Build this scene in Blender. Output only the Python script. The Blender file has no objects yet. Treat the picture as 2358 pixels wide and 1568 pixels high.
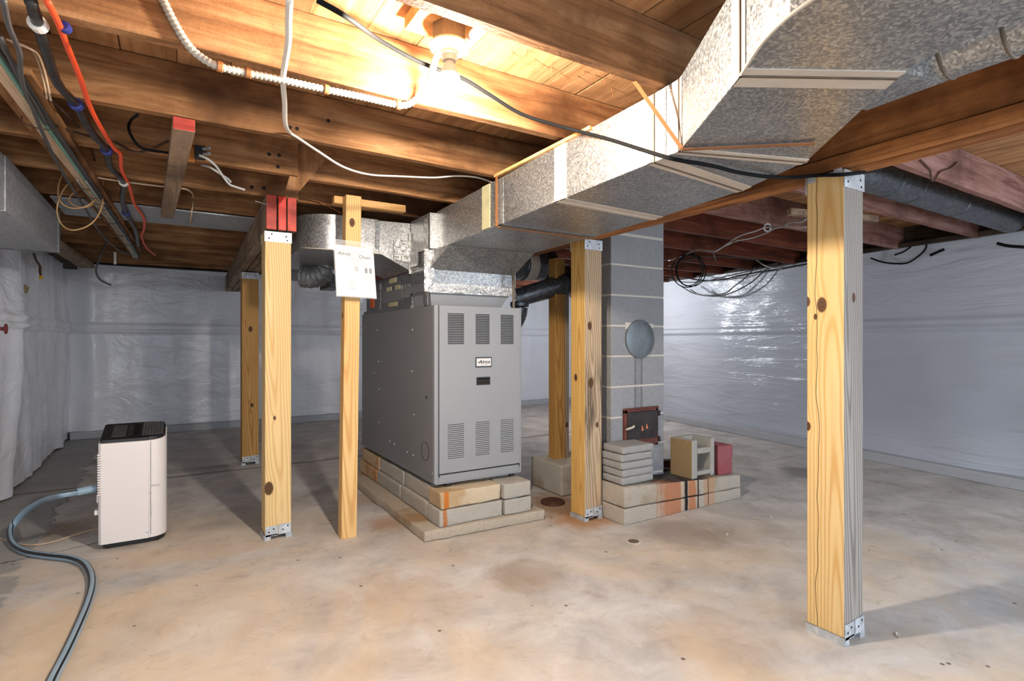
import bpy, bmesh, math, random
from mathutils import Vector, noise as mnoise

# ------------------------------------------------------------------ camera, world, lights
scene = bpy.context.scene
COL = scene.collection
cam_d = bpy.data.cameras.new('camera'); cam_d.sensor_width = 36.0
cam_d.lens = 36.0 * 1250.0 / 2358.0; cam_d.clip_start = 0.02
cam = bpy.data.objects.new('camera', cam_d); COL.objects.link(cam)
cam.location = (0, 0, 1.14); cam.rotation_euler = (math.radians(90), 0, math.radians(-32))
scene.camera = cam
scene.view_settings.view_transform = 'Standard'
scene.view_settings.look = 'None'
scene.view_settings.gamma = 1.0
scene.view_settings.use_curve_mapping = False
scene.view_settings.exposure = 0.42
world = bpy.data.worlds.new('world'); scene.world = world; world.use_nodes = True
world.node_tree.nodes['Background'].inputs[0].default_value = (0.74, 0.86, 1.0, 1)
world.node_tree.nodes['Background'].inputs[1].default_value = 2.9

def lamp(name, loc, power, colour, radius):
    d = bpy.data.lights.new(name, 'POINT'); d.energy = power; d.color = colour; d.shadow_soft_size = radius
    o = bpy.data.objects.new(name, d); COL.objects.link(o); o.location = loc
    return o
lamp('lamp_behind_chimney', (4.85, 5.5, 1.84), 62, (0.90, 0.95, 1.0), 0.06)
BULB_STRENGTH = 2150.0

# ------------------------------------------------------------------ small material toolkit
def srgb(r, g, b):
    f = lambda c: (c/255/12.92) if c/255 <= 0.04045 else ((c/255+0.055)/1.055)**2.4
    return (f(r), f(g), f(b), 1.0)

class NT:
    def __init__(s, name):
        s.m = bpy.data.materials.new(name); s.m.use_nodes = True
        s.t = s.m.node_tree; s.b = s.t.nodes['Principled BSDF']
    def n(s, typ, **kw):
        nd = s.t.nodes.new(typ)
        for k, v in kw.items():
            if k.startswith('i_'):
                key = k[2:]
                key = int(key) if key.isdigit() else key.replace('_', ' ')
                nd.inputs[key].default_value = v
            else: setattr(nd, k, v)
        return nd
    def l(s, a, b): s.t.links.new(a, b)
    def coords(s, scale=(1, 1, 1), rnd=37.0, loc=(0, 0, 0)):
        tc = s.n('ShaderNodeTexCoord'); mp = s.n('ShaderNodeMapping')
        mp.inputs['Scale'].default_value = scale
        if rnd:
            oi = s.n('ShaderNodeObjectInfo')
            mu = s.n('ShaderNodeMath', operation='MULTIPLY'); mu.inputs[1].default_value = rnd
            s.l(oi.outputs['Random'], mu.inputs[0])
            ad = s.n('ShaderNodeVectorMath', operation='ADD')
            s.l(tc.outputs['Object'], ad.inputs[0]); s.l(mu.outputs[0], ad.inputs[1])
            s.l(ad.outputs[0], mp.inputs['Vector'])
        else:
            s.l(tc.outputs['Object'], mp.inputs['Vector'])
        mp.inputs['Location'].default_value = loc
        return mp.outputs[0]
    def noise(s, vec, scale, detail=4, rough=0.55, dist=0.0):
        nd = s.n('ShaderNodeTexNoise'); nd.inputs['Scale'].default_value = scale
        nd.inputs['Detail'].default_value = detail; nd.inputs['Roughness'].default_value = rough
        nd.inputs['Distortion'].default_value = dist
        s.l(vec, nd.inputs['Vector']); return nd.outputs['Fac']
    def ramp(s, fac, stops):
        r = s.n('ShaderNodeValToRGB'); e = r.color_ramp.elements
        while len(e) < len(stops): e.new(0.5)
        for i, (p, c) in enumerate(stops):
            e[i].position = p; e[i].color = c if len(c) == 4 else (*c, 1)
        s.l(fac, r.inputs[0]); return r.outputs[0]
    def mix(s, fac, a, b, mode='MIX'):
        m = s.n('ShaderNodeMix', data_type='RGBA', blend_type=mode)
        for sock, v in ((m.inputs[0], fac), (m.inputs[6], a), (m.inputs[7], b)):
            if isinstance(v, bpy.types.NodeSocket): s.l(v, sock)
            else: sock.default_value = v
        return m.outputs[2]
    def math(s, op, a, b=0.0, c=None, clamp=False):
        m = s.n('ShaderNodeMath', operation=op); m.use_clamp = clamp
        for i, v in enumerate((a, b) if c is None else (a, b, c)):
            if isinstance(v, bpy.types.NodeSocket): s.l(v, m.inputs[i])
            else: m.inputs[i].default_value = v
        return m.outputs[0]
    def step(s, v, a, b):
        m = s.n('ShaderNodeMapRange', interpolation_type='SMOOTHSTEP')
        s.l(v, m.inputs[0]); m.inputs[1].default_value = a; m.inputs[2].default_value = b
        return m.outputs[0]
    def bump(s, h, strength=0.3, dist=0.01):
        b = s.n('ShaderNodeBump'); b.inputs['Strength'].default_value = strength
        b.inputs['Distance'].default_value = dist; s.l(h, b.inputs['Height'])
        s.l(b.outputs[0], s.b.inputs['Normal'])
    def out(s, col, rough=0.6, metal=0.0, spec=0.5):
        for k, v in (('Base Color', col), ('Roughness', rough), ('Metallic', metal), ('Specular IOR Level', spec)):
            if isinstance(v, bpy.types.NodeSocket): s.l(v, s.b.inputs[k])
            else: s.b.inputs[k].default_value = v
        return s.m

BW = lambda v: (v, v, v, 1)

def m_plain(name, col, rough=0.5, metal=0.0, var=0.12, scale=9.0, bump=0.0, spec=0.5):
    t = NT(name); v = t.coords()
    f = t.noise(v, scale, 5, 0.6)
    dark = tuple(c*(1-var*2) for c in col[:3]) + (1,); lite = tuple(min(1, c*(1+var)) for c in col[:3]) + (1,)
    c = t.ramp(f, [(0.3, dark), (0.7, lite)])
    if bump: t.bump(t.noise(v, scale*6, 4, 0.6), bump, 0.004)
    return t.out(c, rough, metal, spec)

def m_wood(name, axis, dark, mid, lite, rough=0.75, saw=0.5):
    t = NT(name)
    sc = [11, 11, 11]; sc['xyz'.index(axis)] = 0.9
    v = t.coords(tuple(sc)); vo = t.coords((1, 1, 1))
    g = t.noise(v, 2.2, 8, 0.62, 0.6)
    c = t.ramp(g, [(0.30, dark), (0.5, mid), (0.72, lite)])
    blot = t.noise(vo, 2.1, 4, 0.6)
    c = t.mix(t.step(blot, 0.42, 0.75), c, tuple(x*0.62 for x in dark[:3])+(1,))
    fine = t.noise(vo, 60, 3, 0.6)
    c = t.mix(t.math('MULTIPLY', t.step(fine, 0.55, 0.8), 0.35), c, tuple(x*0.5 for x in dark[:3])+(1,))
    h = t.math('ADD', t.math('MULTIPLY', g, 1.0), t.math('MULTIPLY', fine, saw))
    t.bump(h, 0.45, 0.006)
    return t.out(c, rough, 0, 0.25)

def m_pine(name, light, dark, knots=(), tilt=0.035, weather=0.0, rings=200.0, off=(0.045, 0.06), crack=None, stain=None):
    """vertical lumber: growth rings around an off-centre, tilted pith give straight grain and cathedrals"""
    t = NT(name)
    tc = t.n('ShaderNodeTexCoord'); s3 = t.n('ShaderNodeSeparateXYZ'); t.l(tc.outputs['Object'], s3.inputs[0])
    X, Y, Z = s3.outputs
    wob = t.noise(t.coords((1, 1, 1), 0), 1.3, 2, 0.5)
    wob2 = t.noise(t.coords((9, 9, 1.1), 0), 1.2, 3, 0.5)
    px = t.math('ADD', X, t.math('MULTIPLY_ADD', Z, tilt, off[0])); py = t.math('ADD', Y, t.math('MULTIPLY_ADD', Z, -tilt*0.6, off[1]))
    r = t.math('SQRT', t.math('ADD', t.math('MULTIPLY', px, px), t.math('MULTIPLY', py, py)))
    r = t.math('ADD', r, t.math('ADD', t.math('MULTIPLY', wob, 0.028), t.math('MULTIPLY', wob2, 0.009)))
    kd_all = None
    for (kx, ky, kz, kr) in knots:
        cv = t.n('ShaderNodeVectorMath', operation='SUBTRACT'); t.l(tc.outputs['Object'], cv.inputs[0]); cv.inputs[1].default_value = (kx, ky, kz)
        mv = t.n('ShaderNodeVectorMath', operation='MULTIPLY'); t.l(cv.outputs[0], mv.inputs[0]); mv.inputs[1].default_value = (1, 1, 0.62)
        ln = t.n('ShaderNodeVectorMath', operation='LENGTH'); t.l(mv.outputs[0], ln.inputs[0])
        d = t.math('DIVIDE', ln.outputs['Value'], kr)
        kd_all = d if kd_all is None else t.math('MINIMUM', kd_all, d)
    if kd_all is not None:
        r = t.math('ADD', r, t.math('MULTIPLY', t.math('POWER', 2.718, t.math('MULTIPLY', kd_all, -0.7)), 0.018))
    w = t.math('SINE', t.math('MULTIPLY', r, rings*2.0))
    w = t.math('MULTIPLY_ADD', w, 0.5, 0.5)
    w = t.math('MULTIPLY', t.math('POWER', w, 2.2), 0.72)
    fib = t.noise(t.coords((130, 130, 2.0), 0), 1.0, 4, 0.6)
    c = t.mix(w, light, dark)
    c = t.mix(t.math('MULTIPLY', fib, 0.35), c, tuple(x*0.62 for x in dark[:3])+(1,))
    big = t.noise(t.coords((4, 4, 1.0), 11), 1.0, 3, 0.5)
    c = t.mix(t.math('MULTIPLY', t.step(big, 0.45, 0.75), 0.45), c, dark)
    if weather:
        g = t.noise(t.coords((7, 7, 0.9), 5), 1.0, 5, 0.6)
        wc = t.mix(w, srgb(150, 142, 134), srgb(94, 86, 79))
        c = t.mix(t.math('MULTIPLY', t.step(g, 0.25, 0.55), weather), c, wc)
    if stain:
        z0, z1, sc = stain
        g = t.noise(t.coords((16, 16, 1.3), 3), 1.0, 5, 0.65)
        band = t.math('MULTIPLY', t.step(Z, z0-0.25, z0), t.math('SUBTRACT', 1.0, t.step(Z, z1, z1+0.3)))
        c = t.mix(t.math('MULTIPLY', t.step(g, 0.48, 0.62), t.math('MULTIPLY', band, 0.85)), c, sc)
    if kd_all is not None:
        k = t.math('SUBTRACT', 1.0, t.step(kd_all, 0.75, 1.1))
        kring = t.math('MULTIPLY_ADD', t.math('SINE', t.math('MULTIPLY', kd_all, 14.0)), 0.5, 0.5)
        c = t.mix(k, c, t.mix(kring, srgb(66, 42, 22), srgb(94, 60, 30)))
    if crack is not None:
        wv = t.noise(t.coords((1, 1, 2.2), 0), 1.5, 2, 0.5)
        cd = t.math('ABSOLUTE', t.math('SUBTRACT', t.math('ADD', Y, t.math('MULTIPLY_ADD', wv, 0.05, -0.025)), crack))
        c = t.mix(t.math('SUBTRACT', 1.0, t.step(cd, 0.0006, 0.0016)), c, srgb(60, 38, 16))
    t.bump(t.math('ADD', w, fib), 0.25, 0.002)
    return t.out(c, 0.62, 0, 0.3)

def m_concrete(name, a, b, dark, scale=6.0, stain=None, bump=0.6, streaks=None, soot=None, fr=(-0.13, -0.07)):
    t = NT(name); v = t.coords(); 
    n1 = t.noise(v, scale, 6, 0.65); n2 = t.noise(v, scale*9, 5, 0.7)
    n9 = t.noise(v, scale*26, 4, 0.7)
    c = t.ramp(n1, [(0.34, a), (0.66, b)])
    c = t.mix(t.math('MULTIPLY', t.step(n2, 0.49, 0.64), 0.6), c, dark)
    c = t.mix(t.math('MULTIPLY', t.step(n9, 0.52, 0.64), 0.55), c, tuple(x*0.75 for x in dark[:3])+(1,))
    c = t.mix(t.math('MULTIPLY', t.step(n2, 0.15, 0.38), 0.25), tuple(min(1, x*1.25) for x in b[:3])+(1,), c)
    if stain:
        n3 = t.noise(v, 2.6, 4, 0.6)
        c = t.mix(t.math('MULTIPLY', t.step(n3, 0.52, 0.68), 0.75), c, stain)
    if streaks:
        tc = t.n('ShaderNodeTexCoord'); s3 = t.n('ShaderNodeSeparateXYZ'); t.l(tc.outputs['Object'], s3.inputs[0])
        for (x, w, col, amt) in streaks:
            wv = t.noise(t.coords((30, 30, 4), 0), 1.0, 3, 0.6)
            d = t.math('ABSOLUTE', t.math('SUBTRACT', t.math('ADD', s3.outputs[0], t.math('MULTIPLY_ADD', wv, w*0.9, -w*0.45)), x))
            front = t.math('SUBTRACT', 1.0, t.step(s3.outputs[1], fr[0], fr[1]))
            c = t.mix(t.math('MULTIPLY', t.math('MULTIPLY', t.math('SUBTRACT', 1.0, t.step(d, w*0.35, w*0.6)), amt), front), c, col)
    if soot:
        tc = t.n('ShaderNodeTexCoord'); s3 = t.n('ShaderNodeSeparateXYZ'); t.l(tc.outputs['Object'], s3.inputs[0])
        wv = t.noise(t.coords((1, 1, 1), 0), 5.0, 4, 0.6)
        dx = t.math('ABSOLUTE', t.math('SUBTRACT', s3.outputs[0], soot))
        geo = t.n('ShaderNodeNewGeometry'); sn = t.n('ShaderNodeSeparateXYZ'); t.l(geo.outputs['Normal'], sn.inputs[0])
        amt = t.math('MULTIPLY', t.math('SUBTRACT', 1.0, t.step(t.math('MULTIPLY_ADD', wv, 0.2, dx), 0.2, 0.42)), t.step(sn.outputs[2], 0.5, 0.8))
        c = t.mix(t.math('MULTIPLY', amt, 0.9), c, srgb(52, 50, 52))
    t.bump(t.math('ADD', t.math('ADD', n1, n2), t.math('MULTIPLY', n9, 0.5)), bump, 0.012)
    return t.out(c, 0.92, 0, 0.15)

def m_galv(name, lite, dark, scale=70.0, rough=0.42, metal=0.85, stretch=(1, 1, 1)):
    t = NT(name); v = t.coords(stretch)
    dv = t.n('ShaderNodeTexNoise'); dv.inputs['Scale'].default_value = 30; t.l(v, dv.inputs['Vector'])
    mx = t.n('ShaderNodeVectorMath', operation='MULTIPLY_ADD'); t.l(dv.outputs['Color'], mx.inputs[0]); mx.inputs[1].default_value = (0.02,)*3; t.l(v, mx.inputs[2])
    vo = t.n('ShaderNodeTexVoronoi'); vo.inputs['Scale'].default_value = scale; t.l(mx.outputs[0], vo.inputs['Vector'])
    sp = t.n('ShaderNodeSeparateColor'); t.l(vo.outputs['Color'], sp.inputs[0])
    big = t.noise(v, 2.2, 4, 0.6)
    c = t.ramp(t.math('MULTIPLY_ADD', big, 0.6, t.math('MULTIPLY', t.math('POWER', sp.outputs[0], 1.8), 0.6)), [(0.15, dark), (0.9, lite)])
    r = t.math('MULTIPLY_ADD', sp.outputs[1], 0.18, rough-0.09)
    t.bump(sp.outputs[2], 0.02, 0.001)
    return t.out(c, r, metal, 0.5)

def m_foil(name):
    t = NT(name); v = t.coords()
    n = t.noise(v, 38, 5, 0.6, 1.5)
    t.bump(n, 0.9, 0.01)
    return t.out(srgb(214, 214, 212), 0.22, 0.95)

def m_plastic(name, col, rough=0.3, s1=(1, 1, 2.2), s2=(1.2, 1.2, 1)):
    t = NT(name); v = t.coords((1, 1, 1), 0)
    big = t.noise(v, 0.9, 3, 0.5)
    c = t.mix(big, tuple(x*0.86 for x in col[:3])+(1,), col)
    w1 = t.noise(t.coords(s1, 0), 2.2, 5, 0.55, 1.0)
    w2 = t.noise(t.coords(s2, 0), 16, 4, 0.55, 0.8)
    t.bump(t.math('ADD', t.math('MULTIPLY', w1, 1.0), t.math('MULTIPLY', w2, 0.16)), 0.8, 0.03)
    return t.out(c, rough, 0, 0.5)

def m_floor():
    t = NT('floor_concrete'); v = t.coords((1, 1, 1), 0)
    tc = t.n('ShaderNodeTexCoord'); s3 = t.n('ShaderNodeSeparateXYZ'); t.l(tc.outputs['Object'], s3.inputs[0])
    X, Y = s3.outputs[0], s3.outputs[1]
    n1 = t.noise(v, 0.75, 6, 0.62, 0.6); n2 = t.noise(v, 3.2, 7, 0.66, 0.4); n3 = t.noise(v, 26, 5, 0.7); n5 = t.noise(v, 9, 8, 0.72, 0.8)
    c = t.ramp(n2, [(0.28, srgb(154, 150, 147)), (0.52, srgb(186, 182, 179)), (0.75, srgb(210, 206, 202))])
    # worn tan patches; the near-half bias paints in the bulb's warm light
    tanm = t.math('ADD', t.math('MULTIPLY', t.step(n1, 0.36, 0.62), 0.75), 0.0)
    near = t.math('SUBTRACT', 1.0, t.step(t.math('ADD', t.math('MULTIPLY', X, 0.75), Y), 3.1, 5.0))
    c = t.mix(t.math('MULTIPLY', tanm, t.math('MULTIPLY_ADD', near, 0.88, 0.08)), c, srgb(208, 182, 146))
    n4 = t.noise(v, 1.7, 5, 0.65, 0.8)
    c = t.mix(t.math('MULTIPLY', t.step(n4, 0.56, 0.74), 0.35), c, srgb(160, 138, 114))
    # old water staining, darker and greyer, in the back
    c = t.mix(t.math('MULTIPLY', t.step(t.noise(v, 1.1, 5, 0.6, 1.2), 0.5, 0.7), 0.3), c, srgb(146, 144, 144))
    c = t.mix(t.math('MULTIPLY', t.step(n5, 0.52, 0.72), 0.38), c, srgb(138, 122, 106))
    c = t.mix(t.math('MULTIPLY', t.math('SUBTRACT', 1.0, t.step(n5, 0.28, 0.45)), 0.35), c, srgb(216, 208, 198))
    # rust bleeding round the furnace pad and hearth
    def blob(cx, cy, r, col, amt, cur):
        d = t.n('ShaderNodeVectorMath', operation='DISTANCE'); t.l(tc.outputs['Object'], d.inputs[0]); d.inputs[1].default_value = (cx, cy, 0)
        k = t.math('SUBTRACT', 1.0, t.step(t.math('MULTIPLY_ADD', n2, r*0.9, t.math('SUBTRACT', d.outputs['Value'], r*0.45)), r*0.3, r))
        return t.mix(t.math('MULTIPLY', k, amt), cur, col)
    for (cx, cy, r, col, amt) in [(2.24, 2.72, 0.30, srgb(168, 120, 74), 0.85), (2.3, 3.0, 0.4, srgb(150, 112, 76), 0.8), (1.15, 3.3, 0.22, srgb(160, 118, 78), 0.6),
                                  (1.12, 3.9, 0.22, srgb(160, 118, 78), 0.5), (1.75, 1.35, 0.3, srgb(176, 146, 112), 0.35), (0.9, 2.3, 0.4, srgb(172, 140, 104), 0.35),
                                  (3.05, 1.55, 0.14, srgb(110, 104, 102), 0.6), (4.6, 2.65, 0.28, srgb(92, 88, 88), 0.6),
                                  (-0.55, 4.2, 0.3, srgb(120, 96, 70), 0.7), (1.45, 2.2, 0.25, srgb(150, 128, 106), 0.6), (2.55, 2.2, 0.35, srgb(146, 130, 118), 0.6)]:
        c = blob(cx, cy, r, col, amt, c)
    # skim coat along the left wall, broken edge
    edge = t.math('MULTIPLY_ADD', n2, 0.5, X)
    c = t.mix(t.math('MULTIPLY', t.math('SUBTRACT', 1.0, t.step(edge, -0.42, -0.38)), 0.75), c, srgb(142, 142, 142))
    dedge = t.math('ABSOLUTE', t.math('SUBTRACT', edge, -0.40))
    c = t.mix(t.math('MULTIPLY', t.math('SUBTRACT', 1.0, t.step(dedge, 0.003, 0.009)), t.math('MULTIPLY', 0.7, t.step(Y, 3.6, 4.2))), c, srgb(84, 74, 66))
    # slab joint
    dj = t.math('ABSOLUTE', t.math('SUBTRACT', t.math('MULTIPLY_ADD', n2, 0.06, Y), 5.37))
    c = t.mix(t.math('MULTIPLY', t.math('SUBTRACT', 1.0, t.step(dj, 0.012, 0.05)), 0.7), c, srgb(118, 106, 96))
    # hairline crack by the dehumidifier
    dk = t.math('ABSOLUTE', t.math('SUBTRACT', t.math('MULTIPLY_ADD', n2, 0.25, t.math('MULTIPLY_ADD', X, -0.35, Y)), 4.12))
    c = t.mix(t.math('MULTIPLY', t.math('SUBTRACT', 1.0, t.step(dk, 0.002, 0.008)), t.math('SUBTRACT', 1.0, t.step(X, -0.2, 0.0))), c, srgb(80, 72, 66))
    c = t.mix(t.math('MULTIPLY', t.step(n3, 0.62, 0.8), 0.30), c, srgb(92, 84, 78))
    # pits and flecks
    vo = t.n('ShaderNodeTexVoronoi'); vo.inputs['Scale'].default_value = 9; t.l(v, vo.inputs['Vector'])
    sp = t.n('ShaderNodeSeparateColor'); t.l(vo.outputs['Color'], sp.inputs[0])
    fl = t.math('MULTIPLY', t.math('SUBTRACT', 1.0, t.step(t.math('MULTIPLY_ADD', n3, 0.1, vo.outputs['Distance']), 0.10, 0.14)), t.step(sp.outputs[0], 0.6, 0.62))
    c = t.mix(t.math('MULTIPLY', fl, 0.8), c, srgb(72, 60, 50))
    t.bump(t.math('ADD', t.math('MULTIPLY', n2, 0.6), t.math('MULTIPLY', n3, 0.6)), 0.25, 0.006)
    return t.out(c, 0.78, 0, 0.25)

M = {}
OLD_D, OLD_M, OLD_L = srgb(98, 63, 36), srgb(149, 105, 67), srgb(183, 141, 100)
for a in 'xyz':
    M['old_'+a] = m_wood('old_lumber_'+a, a, OLD_D, OLD_M, OLD_L)
M['sub'] = m_wood('subfloor_board', 'y', srgb(138, 96, 60), srgb(178, 132, 90), srgb(202, 158, 116))
M['red_joist'] = m_wood('reddish_lumber', 'x', srgb(104, 68, 58), srgb(146, 106, 96), srgb(172, 136, 128))
M['greywood_y'] = m_wood('greyed_lumber', 'y', srgb(112, 92, 74), srgb(150, 126, 104), srgb(176, 152, 128))
M['brown_beam'] = m_wood('brown_beam', 'y', srgb(112, 66, 30), srgb(160, 102, 54), srgb(196, 134, 78), saw=0.8)
M['darkwood'] = m_wood('dark_sill', 'x', srgb(40, 32, 26), srgb(66, 54, 44), srgb(88, 74, 62))
M['darkwood_y'] = m_wood('dark_sill_y', 'y', srgb(40, 32, 26), srgb(66, 54, 44), srgb(88, 74, 62))
M['barn'] = m_wood('red_brown_wood', 'x', srgb(70, 34, 22), srgb(104, 54, 36), srgb(132, 74, 52))
M['hole'] = m_plain('hole_dark', srgb(30, 20, 14), 0.9)
M['redpaint'] = m_plain('red_end_paint', srgb(196, 70, 56), 0.6, var=0.22, scale=14)
M['redbright'] = m_plain('bright_red_end_paint', srgb(214, 44, 24), 0.5, var=0.15, scale=14)
M['lumber_x'] = m_wood('new_lumber_x', 'x', srgb(186, 134, 76), srgb(212, 164, 106), srgb(228, 188, 134))
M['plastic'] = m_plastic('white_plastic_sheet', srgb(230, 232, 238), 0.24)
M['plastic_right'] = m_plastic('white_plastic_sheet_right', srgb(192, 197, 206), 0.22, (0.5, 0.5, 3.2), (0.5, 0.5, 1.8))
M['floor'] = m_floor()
M['galv'] = m_galv('galvanized_sheet', srgb(200, 199, 196), srgb(114, 117, 122), 165, 0.38, 0.8)
M['galv_dull'] = m_galv('dull_galvanized', srgb(150, 152, 154), srgb(98, 100, 104), 120, 0.5, 0.6)
M['galv_grey'] = m_galv('grey_panning', srgb(176, 178, 182), srgb(142, 146, 152), 60, 0.55, 0.35)
M['pipe'] = m_galv('stove_pipe', srgb(110, 114, 120), srgb(72, 75, 80), 60, 0.36, 0.6)
M['bracket'] = m_galv('bracket_zinc', srgb(208, 212, 216), srgb(166, 170, 174), 40, 0.5, 0.5)
M['tape'] = m_plain('putty_duct_tape', srgb(196, 184, 170), 0.6, var=0.06)
M['oldtape'] = m_plain('yellowed_tape', srgb(186, 178, 140), 0.5, var=0.1)
M['foil'] = m_foil('foil_tape')
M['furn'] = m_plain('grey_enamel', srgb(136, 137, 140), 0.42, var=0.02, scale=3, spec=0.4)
M['furn_shaded'] = m_plain('grey_enamel_shaded', srgb(118, 118, 121), 0.42, var=0.03, scale=3, spec=0.4)  # same enamel as the front, the side's shade put into its colour
M['black'] = m_plain('black_plastic', srgb(26, 26, 28), 0.4, var=0.1)
M['blackrub'] = m_plain('black_rubber', srgb(20, 20, 21), 0.8, var=0.1, spec=0.15)
M['white'] = m_plain('white_plastic', srgb(224, 216, 212), 0.35, var=0.015, scale=2)
M['whitecable'] = m_plain('white_cable', srgb(226, 222, 214), 0.45, var=0.05)
M['greycable'] = m_plain('grey_cable', srgb(70, 68, 68), 0.5, var=0.1)
M['ltgrey'] = m_plain('light_grey_cable', srgb(168, 168, 166), 0.5, var=0.1)
M['cream'] = m_plain('cream_cable', srgb(208, 180, 150), 0.6, var=0.1)
M['tan'] = m_plain('tan_cable', srgb(200, 158, 108), 0.6, var=0.1)
M['green'] = m_plain('green_cable', srgb(112, 160, 146), 0.55, var=0.08)
M['orange'] = m_plain('orange_cable', srgb(240, 84, 40), 0.45, var=0.06)
M['taped'] = m_plain('taped_black', srgb(40, 38, 38), 0.3, var=0.35, scale=40, bump=0.5)
M['blue'] = m_plain('blue_strap', srgb(44, 52, 130), 0.5)
M['brown'] = m_plain('brown_strap', srgb(150, 96, 52), 0.55)
M['brownwire'] = m_plain('brown_wire', srgb(70, 46, 32), 0.6)
M['yellow'] = m_plain('yellow_nut', srgb(220, 170, 30), 0.5)
M['conduit'] = m_plain('white_armour', srgb(178, 172, 160), 0.45, metal=0.1, var=0.08)
M['porcelain'] = m_plain('porcelain', srgb(206, 198, 184), 0.25, var=0.02)
M['boxmetal'] = m_plain('dusty_box', srgb(110, 96, 82), 0.6, metal=0.3, var=0.2)
M['cmu'] = m_concrete('grey_block', srgb(112, 112, 114), srgb(136, 136, 138), srgb(66, 66, 68), 3.0, None, 0.9)
M['cmu_stained'] = m_concrete('stained_block', srgb(116, 116, 118), srgb(140, 140, 142), srgb(66, 66, 68), 3.0, None, 0.9, streaks=[(-0.03, 0.022, srgb(84, 82, 82), 0.5), (0.03, 0.02, srgb(80, 78, 78), 0.5), (0.0, 0.05, srgb(104, 102, 102), 0.3)])
M['mortar'] = m_concrete('mortar', srgb(170, 164, 156), srgb(188, 182, 172), srgb(130, 124, 116), 6)
M['blk'] = m_concrete('pad_block', srgb(134, 128, 119), srgb(162, 156, 146), srgb(108, 102, 94), 5, None, 0.7)
M['blk_tan'] = m_concrete('pad_block_tan', srgb(166, 146, 118), srgb(184, 168, 144), srgb(136, 110, 80), 5, srgb(168, 138, 98), 0.6, streaks=[(-0.165, 0.03, srgb(186, 106, 34), 0.9)], fr=(-0.088, -0.06))
M['blk_streak'] = m_concrete('pad_block_streaked', srgb(134, 128, 119), srgb(162, 156, 146), srgb(108, 102, 94), 5, None, 0.7, streaks=[(-0.175, 0.025, srgb(176, 102, 40), 0.85)], fr=(-0.088, -0.06))
M['slab'] = m_concrete('pad_slab', srgb(142, 130, 114), srgb(168, 156, 140), srgb(108, 94, 76), 4, srgb(146, 108, 66), 0.9)
M['rust_blk'] = m_concrete('rusty_block', srgb(170, 128, 84), srgb(180, 160, 132), srgb(140, 92, 50), 5, srgb(172, 112, 60), 0.7)
M['paver'] = m_concrete('paver', srgb(130, 128, 126), srgb(152, 150, 147), srgb(100, 97, 94), 9, None, 0.7)
M['hearth'] = m_concrete('hearth', srgb(150, 140, 126), srgb(176, 166, 152), srgb(116, 104, 90), 5, srgb(162, 142, 112), 1.0,
    streaks=[(-0.14, 0.24, srgb(188, 112, 64), 0.75), (-0.05, 0.03, srgb(206, 190, 168), 0.8), (0.05, 0.07, srgb(190, 116, 66), 0.8), (0.22, 0.14, srgb(198, 150, 110), 0.6),
             (-0.005, 0.028, srgb(44, 40, 40), 1.0), (0.105, 0.018, srgb(70, 50, 40), 0.9), (0.215, 0.012, srgb(110, 70, 48), 0.8)], soot=0.02)
M['cinder'] = m_concrete('cinder', srgb(150, 147, 140), srgb(172, 168, 160), srgb(100, 95, 88), 8, None, 1.0)
M['cinder_side'] = m_concrete('cinder_side', srgb(132, 108, 76), srgb(158, 134, 98), srgb(96, 74, 48), 7, srgb(120, 92, 58), 1.0)
M['ledge'] = m_concrete('ledge', srgb(146, 148, 152), srgb(164, 166, 170), srgb(116, 116, 118), 3, None, 0.5)
M['footing'] = m_concrete('footing', srgb(150, 144, 134), srgb(170, 164, 154), srgb(112, 104, 96), 3, srgb(142, 124, 100), 0.5)
M['redblock'] = m_concrete('red_painted', srgb(128, 66, 72), srgb(142, 80, 86), srgb(176, 158, 142), 5, srgb(150, 60, 48), 0.7)
M['iron'] = m_plain('cast_iron', srgb(54, 46, 46), 0.5, metal=0.4, var=0.25, scale=12, bump=0.3)
M['ironrust'] = m_plain('rusty_iron', srgb(104, 56, 46), 0.7, metal=0.2, var=0.25, scale=14, bump=0.3)
M['rustorange'] = m_plain('orange_rust', srgb(214, 128, 74), 0.7, var=0.25, scale=30)
M['lidrust'] = m_plain('rusted_lid', srgb(86, 50, 34), 0.8, var=0.3, scale=40, bump=0.6)
M['cover'] = m_plain('flue_cover_metal', srgb(112, 118, 122), 0.45, metal=0.5, var=0.15, scale=10)
M['hose'] = m_plain('hose_blue_grey', srgb(140, 162, 178), 0.4, var=0.05)
M['paper'] = m_plain('paper', srgb(206, 203, 200), 0.7, var=0.02, scale=3)
M['ink'] = m_plain('ink', srgb(40, 40, 44), 0.8)
M['greyink'] = m_plain('grey_print', srgb(150, 150, 152), 0.8)
M['sticker'] = m_plain('orange_sticker', srgb(220, 94, 24), 0.5, var=0.04)
M['lightgrey'] = m_plain('pale_rim', srgb(180, 184, 188), 0.8, var=0.1)
M['foam'] = m_plain('yellowed_foam', srgb(176, 160, 120), 0.8, var=0.2, bump=0.5)
M['valve'] = m_plain('red_valve', srgb(120, 40, 40), 0.5)
M['copper'] = m_plain('copper', srgb(190, 120, 60), 0.35, metal=0.8)
t = NT('clear_sleeve'); t.b.inputs['Alpha'].default_value = 0.16
M['sleeve'] = t.out(srgb(240, 240, 240), 0.12, 0, 0.6)
t = NT('lit_bulb'); em = t.n('ShaderNodeEmission'); em.inputs[0].default_value = (1.0, 0.89, 0.75, 1); em.inputs[1].default_value = BULB_STRENGTH
t.l(em.outputs[0], t.t.nodes['Material Output'].inputs[0]); M['bulb'] = t.m

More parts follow.
